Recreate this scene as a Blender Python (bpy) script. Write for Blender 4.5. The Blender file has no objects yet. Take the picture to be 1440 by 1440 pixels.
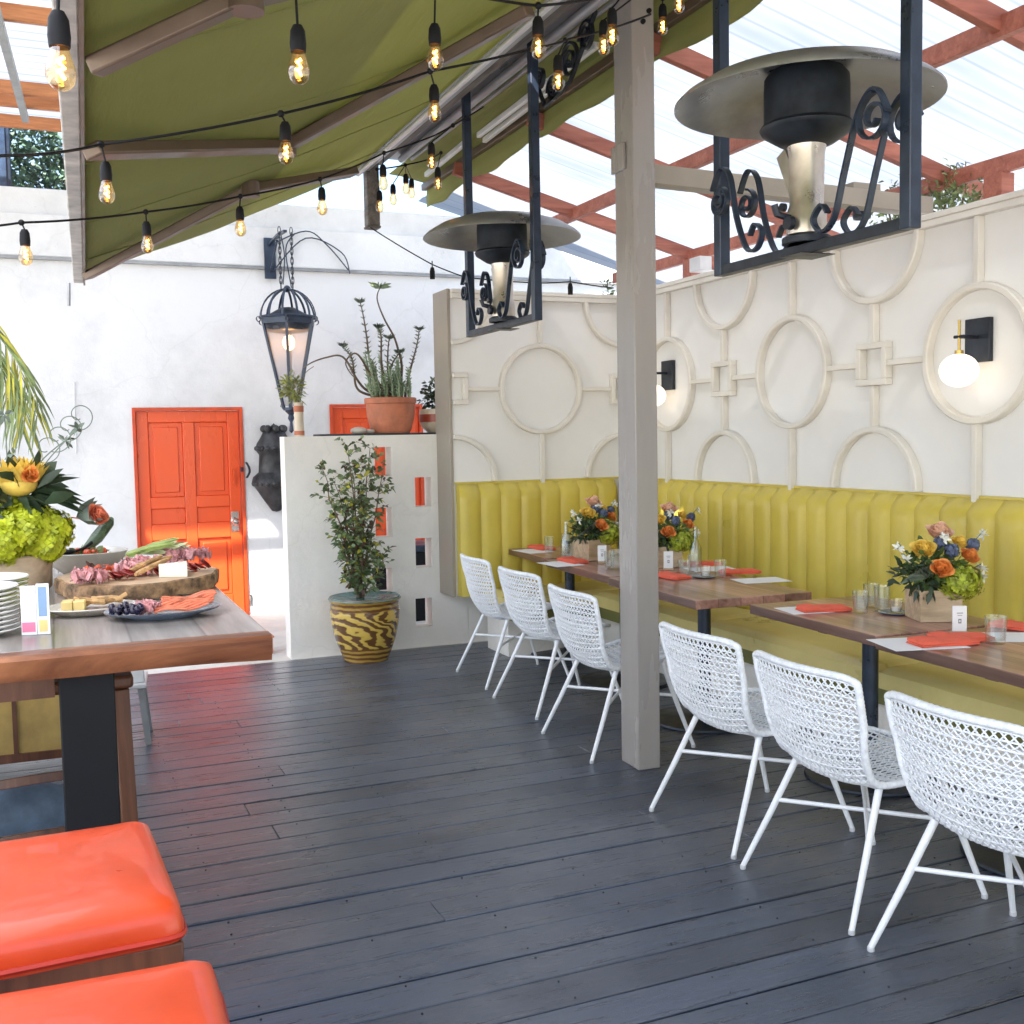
import bpy, math, random
from mathutils import Vector, Matrix, noise
PI = math.pi
random.seed(7)
scene = bpy.context.scene
COL = scene.collection
R = math.radians

# ------------------------------------------------------------------ camera
H = 1.57; F = 1530.0
YAW, PITCH, ROLL = 0.40444, 0.06857, 0.01816
fwd = Vector((math.sin(YAW)*math.cos(PITCH), math.cos(YAW)*math.cos(PITCH), -math.sin(PITCH)))
r0 = Vector((math.cos(YAW), -math.sin(YAW), 0)); d0 = fwd.cross(r0)
RT = r0*math.cos(ROLL) + d0*math.sin(ROLL)
DN = d0*math.cos(ROLL) - r0*math.sin(ROLL)
EYE = Vector((0, 0, H))
cd = bpy.data.cameras.new('camera'); cam = bpy.data.objects.new('camera', cd); COL.objects.link(cam)
M = Matrix((RT, -DN, -fwd)).transposed().to_4x4(); M.translation = EYE
cam.matrix_world = M; cd.sensor_width = 36; cd.lens = F/1440*36; cd.clip_start = .05; cd.clip_end = 400
scene.camera = cam

def at(x, y, X=None, Y=None, Z=None, D=None):
    """photo measurement -> world point on a known plane"""
    d = RT*((x-720)/F) + DN*((y-720)/F) + fwd
    if X is not None: t = X/d.x
    elif Y is not None: t = Y/d.y
    elif Z is not None: t = (Z-H)/d.z
    else: t = D
    return EYE + d*t

# ------------------------------------------------------------------ materials
def nodes(name):
    m = bpy.data.materials.new(name); m.use_nodes = True
    nt = m.node_tree; b = nt.nodes['Principled BSDF']
    return m, nt, b
def N(nt, t, **k):
    n = nt.nodes.new(t)
    for a, v in k.items():
        if a in n.inputs: n.inputs[a].default_value = v
        else: setattr(n, a, v)
    return n
def ramp(nt, src, stops):
    r = nt.nodes.new('ShaderNodeValToRGB'); e = r.color_ramp.elements
    while len(e) < len(stops): e.new(.5)
    for i, (p, c) in enumerate(stops):
        e[i].position = p; e[i].color = (*c, 1) if len(c) == 3 else c
    nt.links.new(src, r.inputs[0]); return r
def coords(nt, scale=(1, 1, 1), kind='Object', rot=(0, 0, 0)):
    t = nt.nodes.new('ShaderNodeTexCoord'); mp = nt.nodes.new('ShaderNodeMapping')
    mp.inputs['Scale'].default_value = scale; mp.inputs['Rotation'].default_value = rot
    nt.links.new(t.outputs[kind], mp.inputs[0]); return mp.outputs[0]
def mix(nt, fac, a, b, mode='MIX'):
    n = nt.nodes.new('ShaderNodeMix'); n.data_type = 'RGBA'; n.blend_type = mode
    for s, i in ((fac, 0), (a, 6), (b, 7)):
        if hasattr(s, 'links'): nt.links.new(s, n.inputs[i])
        elif isinstance(s, tuple): n.inputs[i].default_value = (*s, 1)
        else: n.inputs[i].default_value = s
    return n.outputs[2]
def bump(nt, b, h, strength=.3, dist=.01):
    n = nt.nodes.new('ShaderNodeBump'); n.inputs['Strength'].default_value = strength; n.inputs['Distance'].default_value = dist
    nt.links.new(h, n.inputs['Height']); nt.links.new(n.outputs[0], b.inputs['Normal']); return n
def pbr(name, col, rough=.5, metal=0, var=.12, vs=6, bs=0, bstr=.2, bdist=.004, coat=0, scale=(1, 1, 1), sss=0, rv=.1, spec=.5, kind='Object'):
    m, nt, b = nodes(name)
    c = coords(nt, scale, kind)
    n = N(nt, 'ShaderNodeTexNoise', Scale=vs, Detail=6, Roughness=.6); nt.links.new(c, n.inputs[0])
    lo = tuple(max(0, x*(1-var*1.6)) for x in col); hi = tuple(min(1, x*(1+var)) for x in col)
    r = ramp(nt, n.outputs[0], [(.3, lo), (.7, hi)])
    nt.links.new(r.outputs[0], b.inputs['Base Color'])
    rr = N(nt, 'ShaderNodeMapRange'); nt.links.new(n.outputs[0], rr.inputs[0])
    rr.inputs[1].default_value = .3; rr.inputs[2].default_value = .7
    rr.inputs[3].default_value = max(0.02, rough-rv); rr.inputs[4].default_value = min(1, rough+rv)
    nt.links.new(rr.outputs[0], b.inputs['Roughness'])
    b.inputs['Metallic'].default_value = metal; b.inputs['Coat Weight'].default_value = coat
    b.inputs['Specular IOR Level'].default_value = spec
    if sss: b.inputs['Subsurface Weight'].default_value = sss; b.inputs['Subsurface Radius'].default_value = (.01, .006, .004)
    if bs:
        n2 = N(nt, 'ShaderNodeTexNoise', Scale=bs, Detail=5); nt.links.new(c, n2.inputs[0]); bump(nt, b, n2.outputs[0], bstr, bdist)
    return m
def emis(name, col, strength):
    m, nt, b = nodes(name); b.inputs['Base Color'].default_value = (*col, 1)
    b.inputs['Emission Color'].default_value = (*col, 1); b.inputs['Emission Strength'].default_value = strength; return m
def glass(name, tint=(1, 1, 1), gl=.12, rough=.02):
    m, nt, b = nodes(name); out = nt.nodes['Material Output']
    tr = N(nt, 'ShaderNodeBsdfTransparent'); tr.inputs[0].default_value = (*tint, 1)
    g = N(nt, 'ShaderNodeBsdfGlossy'); g.inputs['Roughness'].default_value = rough
    lw = N(nt, 'ShaderNodeLayerWeight', Blend=.35)
    mr = N(nt, 'ShaderNodeMapRange'); nt.links.new(lw.outputs['Facing'], mr.inputs[0]); mr.inputs[3].default_value = gl*.5; mr.inputs[4].default_value = .5
    mx = N(nt, 'ShaderNodeMixShader'); nt.links.new(mr.outputs[0], mx.inputs[0]); nt.links.new(tr.outputs[0], mx.inputs[1]); nt.links.new(g.outputs[0], mx.inputs[2])
    nt.links.new(mx.outputs[0], out.inputs[0]); return m
def wood(name, c1, c2, rough=.45, grain=14, axis=0, stretch=.08, coat=0, plank=0, bstr=.15, seed=0.0):
    m, nt, b = nodes(name)
    sc = [1, 1, 1]; sc[axis] = stretch
    c = coords(nt, tuple(sc))
    n = N(nt, 'ShaderNodeTexNoise', Scale=grain, Detail=8, Roughness=.65, Distortion=.8); nt.links.new(c, n.inputs[0])
    n2 = N(nt, 'ShaderNodeTexNoise', Scale=grain*6, Detail=3); nt.links.new(c, n2.inputs[0])
    r = ramp(nt, n.outputs[0], [(.3, c1), (.5, tuple((a+d)/2 for a, d in zip(c1, c2))), (.68, c2)])
    f = mix(nt, .35, r.outputs[0], n2.outputs[0], 'OVERLAY')
    if plank:
        w = N(nt, 'ShaderNodeSeparateXYZ'); t = nt.nodes.new('ShaderNodeTexCoord'); nt.links.new(t.outputs['Object'], w.inputs[0])
        ax = 1 if axis == 0 else 0
        d = N(nt, 'ShaderNodeMath', operation='DIVIDE'); nt.links.new(w.outputs[ax], d.inputs[0]); d.inputs[1].default_value = plank
        fl = N(nt, 'ShaderNodeMath', operation='FLOOR'); nt.links.new(d.outputs[0], fl.inputs[0])
        wn = N(nt, 'ShaderNodeTexWhiteNoise', noise_dimensions='1D'); nt.links.new(fl.outputs[0], wn.inputs['W'])
        rr = ramp(nt, wn.outputs[0], [(0, (.62, .62, .62)), (1, (1.15, 1.1, 1.08))])
        f = mix(nt, .9, f, rr.outputs[0], 'MULTIPLY')
        fr = N(nt, 'ShaderNodeMath', operation='FRACT'); nt.links.new(d.outputs[0], fr.inputs[0])
        gp = ramp(nt, fr.outputs[0], [(0, (.25, .22, .2)), (.03, (1, 1, 1)), (.97, (1, 1, 1)), (1, (.25, .22, .2))])
        f = mix(nt, .8, f, gp.outputs[0], 'MULTIPLY')
    nt.links.new(f, b.inputs['Base Color']); b.inputs['Roughness'].default_value = rough
    b.inputs['Coat Weight'].default_value = coat; b.inputs['Coat Roughness'].default_value = .15
    bump(nt, b, n2.outputs[0], bstr, .003); return m

def plaster(name, col, stain=.25):
    m, nt, b = nodes(name); c = coords(nt)
    n = N(nt, 'ShaderNodeTexNoise', Scale=.9, Detail=8, Roughness=.65); nt.links.new(c, n.inputs[0])
    r = ramp(nt, n.outputs[0], [(.32, tuple(x*(1-stain) for x in col)), (.55, col)])
    n3 = N(nt, 'ShaderNodeTexNoise', Scale=9, Detail=6, Roughness=.7); nt.links.new(c, n3.inputs[0])
    sp = ramp(nt, n3.outputs[0], [(.26, (.6, .58, .55)), (.33, (1, 1, 1))])
    cc = mix(nt, .7, r.outputs[0], sp.outputs[0], 'MULTIPLY')
    n4 = N(nt, 'ShaderNodeTexVoronoi', Scale=1.1, feature='DISTANCE_TO_EDGE'); 
    wn = N(nt, 'ShaderNodeTexNoise', Scale=3, Detail=4); nt.links.new(c, wn.inputs[0])
    wv = mix(nt, .25, c, wn.outputs[1]); nt.links.new(wv, n4.inputs[0])
    ck = ramp(nt, n4.outputs[0], [(0, (.75, .74, .72)), (.006, (1, 1, 1))])
    cc = mix(nt, .25, cc, ck.outputs[0], 'MULTIPLY')
    nt.links.new(cc, b.inputs['Base Color']); b.inputs['Roughness'].default_value = .75
    n2 = N(nt, 'ShaderNodeTexNoise', Scale=5, Detail=10, Roughness=.7); nt.links.new(c, n2.inputs[0]); bump(nt, b, n2.outputs[0], .5, .02); return m

MT = {}
MT['plaster'] = plaster('white_plaster', (.70, .70, .70))
MT['plaster2'] = plaster('cream_plaster', (.86, .825, .77), .12)
MT['panel'] = pbr('cream_panel_paint', (.78, .765, .74), .45, var=.03, vs=1.5, bs=30, bstr=.06)
MT['trim'] = pbr('cream_trim_paint', (.72, .68, .61), .4, var=.04, vs=4)
MT['grey_trim'] = pbr('taupe_paint', (.33, .29, .235), .42, var=.08, vs=3, bs=25, bstr=.08)
MT['pillar'] = pbr('pillar_paint', (.31, .285, .265), .26, var=.07, vs=4, bs=18, bstr=.1, scale=(1, 1, .2))
MT['door'] = pbr('orange_door_paint', (.72, .085, .016), .32, var=.06, vs=3, bs=14, bstr=.1, scale=(1, 1, .3))
MT['frame_orange'] = pbr('orange_frame_paint', (.55, .06, .012), .4, var=.15, vs=8)
MT['chrome'] = pbr('brushed_nickel', (.55, .53, .5), .25, 1, var=.1, vs=20)
MT['steel_can'] = pbr('warm_steel', (.62, .57, .50), .34, .8, var=.15, vs=9)
MT['canopy'] = pbr('heater_canopy_steel', (.34, .34, .345), .36, .6, var=.22, vs=5, scale=(1, 1, 1), rv=.14)
MT['iron'] = pbr('black_iron', (.022, .028, .04), .38, .35, var=.3, vs=14, bs=60, bstr=.15)
MT['iron_blue'] = pbr('blue_black_steel', (.028, .042, .07), .34, .2, var=.25, vs=10, bs=40, bstr=.1)
MT['mesh_dark'] = pbr('dark_emitter', (.02, .026, .034), .5, .4, var=.35, vs=12)
MT['black'] = pbr('black_plastic', (.006, .006, .008), .6, var=.2, spec=.25)
MT['white_metal'] = pbr('white_powder_coat', (.80, .81, .83), .35, var=.03, vs=20)
MT['white_cord'] = pbr('white_rope', (.80, .82, .85), .6, var=.1, vs=60, bs=300, bstr=.4)
MT['vinyl'] = pbr('chartreuse_vinyl', (.60, .47, .075), .36, var=.08, vs=3, bs=260, bstr=.08, bdist=.002)
MT['vinyl_seat'] = pbr('chartreuse_seat_vinyl', (.74, .62, .24), .34, var=.08, vs=3, bs=260, bstr=.06, bdist=.002)
MT['orange_vinyl'] = pbr('orange_vinyl', (.66, .062, .012), .36, var=.10, vs=5, bs=9, bstr=.12, bdist=.01, coat=.22)
MT['piping'] = pbr('red_piping', (.5, .03, .01), .35)
MT['table_wood'] = wood('dining_table_wood', (.17, .065, .045), (.56, .31, .235), .33, 9, 1, .07, .35, plank=.13)
MT['bar_top'] = wood('bar_top_wood', (.20, .165, .14), (.46, .41, .37), .3, 11, 1, .05, .25, plank=.19)
MT['bar_edge'] = wood('bar_edge_wood', (.10, .028, .012), (.50, .20, .085), .4, 5, 0, .22)
MT['stool_wood'] = wood('stool_wood', (.06, .02, .01), (.20, .075, .035), .4, 10, 2, .1)
MT['rafter'] = wood('redwood_rafter', (.24, .065, .04), (.42, .15, .10), .6, 12, 0, .1)
MT['rafter_light'] = wood('orange_rafter', (.34, .11, .035), (.55, .22, .085), .6, 12, 0, .1)
MT['old_wood'] = wood('weathered_beam', (.05, .04, .035), (.22, .2, .18), .7, 14, 1, .1)
MT['beam_grey'] = pbr('silver_grey_paint', (.33, .33, .34), .35, .3, var=.25, vs=6, scale=(1, .25, 1))
MT['arm_brown'] = pbr('bronze_arm', (.15, .105, .075), .4, .3, var=.12)
MT['alu'] = pbr('aluminium_rod', (.72, .72, .73), .4, .2, var=.08)
MT['terracotta'] = pbr('terracotta', (.50, .17, .09), .65, var=.2, vs=9, bs=60, bstr=.15)
MT['cream_glaze'] = pbr('cream_glaze', (.65, .55, .42), .35, var=.1)
MT['red_band'] = pbr('red_glaze', (.35, .06, .03), .35)
MT['soil'] = pbr('potting_soil', (.04, .028, .02), .9, bs=80, bstr=.8)
MT['teal'] = pbr('teal_glaze', (.12, .24, .23), .25, var=.3)
MT['tray'] = pbr('slate_tray', (.03, .035, .045), .45)
MT['stone'] = pbr('pale_stone', (.6, .55, .48), .7, var=.2, bs=30)
MT['leaf'] = pbr('green_leaf', (.10, .16, .045), .45, var=.5, vs=9, spec=.4)
MT['leaf_pale'] = pbr('pale_green_leaf', (.20, .26, .10), .45, var=.4, vs=7)
MT['leaf_grey'] = pbr('grey_green_leaf', (.16, .20, .15), .5, var=.35, vs=9)
MT['leaf_dark'] = pbr('dark_green_leaf', (.035, .06, .03), .4, var=.4, vs=9)
MT['leaf_red'] = pbr('reddish_leaf', (.13, .055, .04), .45, var=.4, vs=9)
MT['leaf_yellow'] = pbr('yellow_green_leaf', (.45, .42, .05), .45, var=.3, vs=9)
MT['leaf_sprig'] = pbr('sprig_leaf', (.30, .32, .08), .5, var=.4, vs=9)
MT['leaf_shrub'] = pbr('shrub_leaf', (.13, .19, .08), .42, var=.45, vs=9)
MT['leaf_succ'] = pbr('succulent_leaf', (.24, .32, .19), .5, var=.35, vs=9)
MT['hedge'] = pbr('hedge_leaf', (.10, .17, .11), .5, var=.5, vs=5)
MT['stem'] = pbr('brown_stem', (.14, .10, .065), .7, var=.3, vs=20)
MT['lime'] = pbr('lime_petals', (.50, .56, .02), .5, var=.35, vs=30)
MT['lime_dark'] = pbr('green_hydrangea', (.36, .42, .03), .5, var=.4, vs=30)
MT['rose_orange'] = pbr('orange_petals', (.88, .30, .07), .5, var=.2, vs=25)
MT['rose_yellow'] = pbr('yellow_petals', (.88, .60, .11), .5, var=.15, vs=25)
MT['rose_peach'] = pbr('peach_petals', (.85, .52, .36), .5, var=.15, vs=25)
MT['petal_white'] = pbr('white_petals', (.80, .80, .72), .5, var=.1, vs=20)
MT['thistle'] = pbr('blue_thistle', (.12, .15, .25), .6, var=.3, vs=40)
MT['boxwood'] = wood('pale_box_wood', (.36, .25, .15), (.62, .47, .31), .6, 10, 0, .15)
MT['napkin'] = pbr('coral_linen', (.80, .13, .07), .8, var=.08, vs=12, bs=500, bstr=.2, bdist=.001)
MT['paper'] = pbr('white_paper', (.82, .82, .82), .7, var=.02)
MT['print'] = pbr('grey_print', (.25, .25, .26), .7)
MT['ceramic'] = pbr('white_ceramic', (.82, .80, .76), .18, var=.03, coat=.4)
MT['ceramic_warm'] = pbr('stoneware', (.62, .57, .49), .25, var=.08, coat=.3)
MT['blue_plate'] = pbr('blue_grey_plate', (.16, .20, .27), .2, var=.15, coat=.3)
MT['bark'] = pbr('slab_bark', (.34, .20, .10), .8, var=.6, vs=25, bs=40, bstr=1, bdist=.01)
MT['slab'] = wood('slab_wood', (.45, .27, .14), (.70, .50, .32), .5, 8, 0, .3)
MT['prosciutto'] = pbr('cured_ham', (.72, .30, .29), .4, var=.5, vs=40, sss=.2)
MT['salami'] = pbr('salami', (.36, .045, .035), .4, var=.6, vs=90)
MT['salmon'] = pbr('smoked_salmon', (.85, .22, .12), .3, var=.35, vs=25, scale=(1, 4, 1), sss=.2)
MT['cheese'] = pbr('yellow_cheese', (.82, .62, .24), .45, var=.08, sss=.2)
MT['cheese_white'] = pbr('soft_cheese', (.82, .76, .62), .45, var=.06, sss=.2)
MT['bread'] = pbr('toasted_bread', (.62, .36, .15), .75, var=.35, vs=30, bs=60, bstr=.4)
MT['grape'] = pbr('dark_grape', (.03, .02, .05), .25, var=.4)
MT['tomato'] = pbr('red_tomato', (.65, .09, .03), .2, var=.3)
MT['celery'] = pbr('celery', (.42, .52, .14), .35, var=.3, vs=12)
MT['endive'] = pbr('endive', (.72, .72, .40), .4, var=.2, vs=12)
MT['cucumber'] = pbr('striped_gourd', (.09, .14, .07), .3, var=.7, vs=8, scale=(.4, 3, 1))
MT['pink'] = pbr('pink_card', (.80, .22, .36), .6); MT['blue_card'] = pbr('blue_card', (.22, .34, .52), .6)
MT['yellow_panel'] = pbr('mustard_panel', (.45, .30, .09), .6, var=.2)
MT['grey_plastic'] = pbr('grey_plastic', (.28, .29, .30), .5, var=.2)
MT['white_plastic'] = pbr('white_plastic', (.62, .62, .63), .4, var=.1)
MT['blue_cloth'] = pbr('blue_grey_cloth', (.13, .18, .25), .8, var=.3)
MT['concrete'] = pbr('pale_concrete', (.70, .67, .61), .75, var=.14, vs=2.5, bs=30, bstr=.2)
MT['corbel'] = pbr('dark_bronze', (.05, .052, .056), .5, .4, var=.5, vs=10, bs=30, bstr=.5)
MT['glass'] = glass('clear_glass'); MT['bulb_glass'] = glass('bulb_glass', (1, .82, .55), .2)
m, nt, b = nodes('frosted_pane'); MT['lantern_glass'] = m; tl = N(nt, 'ShaderNodeBsdfTranslucent'); tl.inputs[0].default_value = (.6, .62, .68, 1); tp = N(nt, 'ShaderNodeBsdfTransparent'); mx = N(nt, 'ShaderNodeMixShader'); mx.inputs[0].default_value = .62
nt.links.new(tl.outputs[0], mx.inputs[1]); nt.links.new(tp.outputs[0], mx.inputs[2]); nt.links.new(mx.outputs[0], nt.nodes['Material Output'].inputs[0])
MT['water'] = glass('drinking_glass', (.95, .97, .97), .12)
MT['filament'] = emis('warm_filament', (1, .38, .08), 8); MT['filament'].cycles.emission_sampling = 'NONE'
MT['flame'] = emis('warm_lamp', (1, .50, .18), 5)
MT['globe'] = emis('opal_globe', (1, .86, .68), .55)
MT['brass'] = pbr('brass', (.50, .35, .12), .3, 1, var=.1)
MT['window_dark'] = pbr('dark_window', (.05, .08, .14), .15, var=.4)
MT['asphalt'] = pbr('white_gravel', (.55, .53, .5), .8, bs=60)

# deck boards
m, nt, b = nodes('deck_paint'); MT['deck'] = m
c = coords(nt, (.10, 1, 1)); n = N(nt, 'ShaderNodeTexNoise', Scale=30, Detail=9, Roughness=.7); nt.links.new(c, n.inputs[0])
cw = coords(nt, (1, 1, 1)); nb = N(nt, 'ShaderNodeTexNoise', Scale=1.3, Detail=6, Roughness=.6); nt.links.new(cw, nb.inputs[0])
geo = N(nt, 'ShaderNodeNewGeometry'); wn = N(nt, 'ShaderNodeTexWhiteNoise', noise_dimensions='1D'); nt.links.new(geo.outputs['Random Per Island'], wn.inputs['W'])
base = ramp(nt, n.outputs[0], [(.32, (.023, .033, .055)), (.68, (.062, .081, .122))])
isl = ramp(nt, wn.outputs[0], [(0, (.68, .68, .68)), (1, (1.3, 1.3, 1.3))])
k = mix(nt, 1., base.outputs[0], isl.outputs[0], 'MULTIPLY')
wear = ramp(nt, nb.outputs[0], [(.42, (0, 0, 0)), (.72, (1, 1, 1))])
k = mix(nt, wear.outputs[0], k, (.115, .125, .15))
ns = N(nt, 'ShaderNodeTexNoise', Scale=34, Detail=2); nt.links.new(cw, ns.inputs[0])
kn = ramp(nt, ns.outputs[0], [(.27, (.2, .2, .2)), (.31, (1, 1, 1))]); k = mix(nt, .8, k, kn.outputs[0], 'MULTIPLY')
nt.links.new(k, b.inputs['Base Color'])
rr = ramp(nt, n.outputs[0], [(.3, (.20,)*3), (.7, (.46,)*3)]); nt.links.new(rr.outputs[0], b.inputs['Roughness'])
b.inputs['Specular IOR Level'].default_value = .75; b.inputs['Coat Weight'].default_value = .2; b.inputs['Coat Roughness'].default_value = .34
bump(nt, b, n.outputs[0], .6, .006)

# glazed dragon pot
m, nt, b = nodes('glazed_pot'); MT['glaze'] = m
c = coords(nt, (1, 1, 2.6), rot=(.3, .5, 0)); w = N(nt, 'ShaderNodeTexWave', Scale=3.4, Distortion=12, Detail=3.5); w.inputs['Detail Scale'].default_value = 1.1
nt.links.new(c, w.inputs[0]); r = ramp(nt, w.outputs['Fac'], [(.35, (.13, .055, .015)), (.52, (.24, .13, .025)), (.62, (.56, .38, .06)), (.9, (.62, .42, .08))])
sx = N(nt, 'ShaderNodeSeparateXYZ'); tc = nt.nodes.new('ShaderNodeTexCoord'); nt.links.new(tc.outputs['Object'], sx.inputs[0])
bd = ramp(nt, sx.outputs[2], [(0, (1,)*3), (.105, (1,)*3), (.11, (0,)*3), (.37, (0,)*3), (.375, (1,)*3)])
bw = N(nt, 'ShaderNodeTexWave', Scale=9, Distortion=2.5, bands_direction='Z'); nt.links.new(tc.outputs['Object'], bw.inputs[0])
br = ramp(nt, bw.outputs['Fac'], [(.3, (.15, .06, .018)), (.75, (.44, .27, .045))])
k = mix(nt, bd.outputs[0], r.outputs[0], br.outputs[0]); nt.links.new(k, b.inputs['Base Color'])
b.inputs['Roughness'].default_value = .22; b.inputs['Coat Weight'].default_value = .5; bump(nt, b, w.outputs['Fac'], .4, .008)

# awning canvas
m, nt, b = nodes('olive_canvas'); MT['canvas'] = m; out = nt.nodes['Material Output']
c = coords(nt, (1.6, .28, 1), rot=(0, 0, .35)); n = N(nt, 'ShaderNodeTexNoise', Scale=5, Detail=5, Roughness=.55); nt.links.new(c, n.inputs[0])
c2 = coords(nt); n2 = N(nt, 'ShaderNodeTexNoise', Scale=.9, Detail=4); nt.links.new(c2, n2.inputs[0])
r = ramp(nt, n2.outputs[0], [(.3, (.27, .28, .085)), (.7, (.33, .34, .12))])
nt.links.new(r.outputs[0], b.inputs['Base Color']); b.inputs['Roughness'].default_value = .85
tr = N(nt, 'ShaderNodeBsdfTranslucent'); nt.links.new(r.outputs[0], tr.inputs[0])
mx = N(nt, 'ShaderNodeMixShader'); mx.inputs[0].default_value = .30
nt.links.new(b.outputs[0], mx.inputs[1]); nt.links.new(tr.outputs[0], mx.inputs[2]); nt.links.new(mx.outputs[0], out.inputs[0])
bn = bump(nt, b, n.outputs[0], .34, .06); nt.links.new(bn.outputs[0], tr.inputs['Normal'])

# corrugated polycarbonate
def poly(name, axis, trp, g=.8):
    m, nt, b = nodes(name); out = nt.nodes['Material Output']
    tc = nt.nodes.new('ShaderNodeTexCoord'); sx = N(nt, 'ShaderNodeSeparateXYZ'); nt.links.new(tc.outputs['Object'], sx.inputs[0])
    mu = N(nt, 'ShaderNodeMath', operation='MULTIPLY'); nt.links.new(sx.outputs[axis], mu.inputs[0]); mu.inputs[1].default_value = 2*PI/.15
    si = N(nt, 'ShaderNodeMath', operation='SINE'); nt.links.new(mu.outputs[0], si.inputs[0])
    nz = N(nt, 'ShaderNodeTexNoise', Scale=2.2, Detail=6); mp = coords(nt, (.3, 1, 1) if axis == 1 else (1, .3, 1)); nt.links.new(mp, nz.inputs[0])
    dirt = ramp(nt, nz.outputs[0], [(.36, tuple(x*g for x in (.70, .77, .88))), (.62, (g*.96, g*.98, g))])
    ln = ramp(nt, si.outputs[0], [(0, (1,)*3), (.82, (1,)*3), (.97, (.74, .77, .84))])
    k = mix(nt, 1., dirt.outputs[0], ln.outputs[0], 'MULTIPLY')
    tl = N(nt, 'ShaderNodeBsdfTranslucent'); nt.links.new(k, tl.inputs[0])
    tp = N(nt, 'ShaderNodeBsdfTransparent'); nt.links.new(k, tp.inputs[0])
    mx = N(nt, 'ShaderNodeMixShader'); mx.inputs[0].default_value = trp
    nt.links.new(tl.outputs[0], mx.inputs[1]); nt.links.new(tp.outputs[0], mx.inputs[2]); nt.links.new((mx if trp else tl).outputs[0], out.inputs[0]); return m
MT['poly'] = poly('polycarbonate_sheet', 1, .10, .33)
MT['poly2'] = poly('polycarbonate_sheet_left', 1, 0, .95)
MT['poly3'] = poly('dimmed_rear_sheet', 1, 0, .27)  # same plastic, dimmed so less light reaches the back wall
MT['grey_shade'] = MT['plaster']

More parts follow.
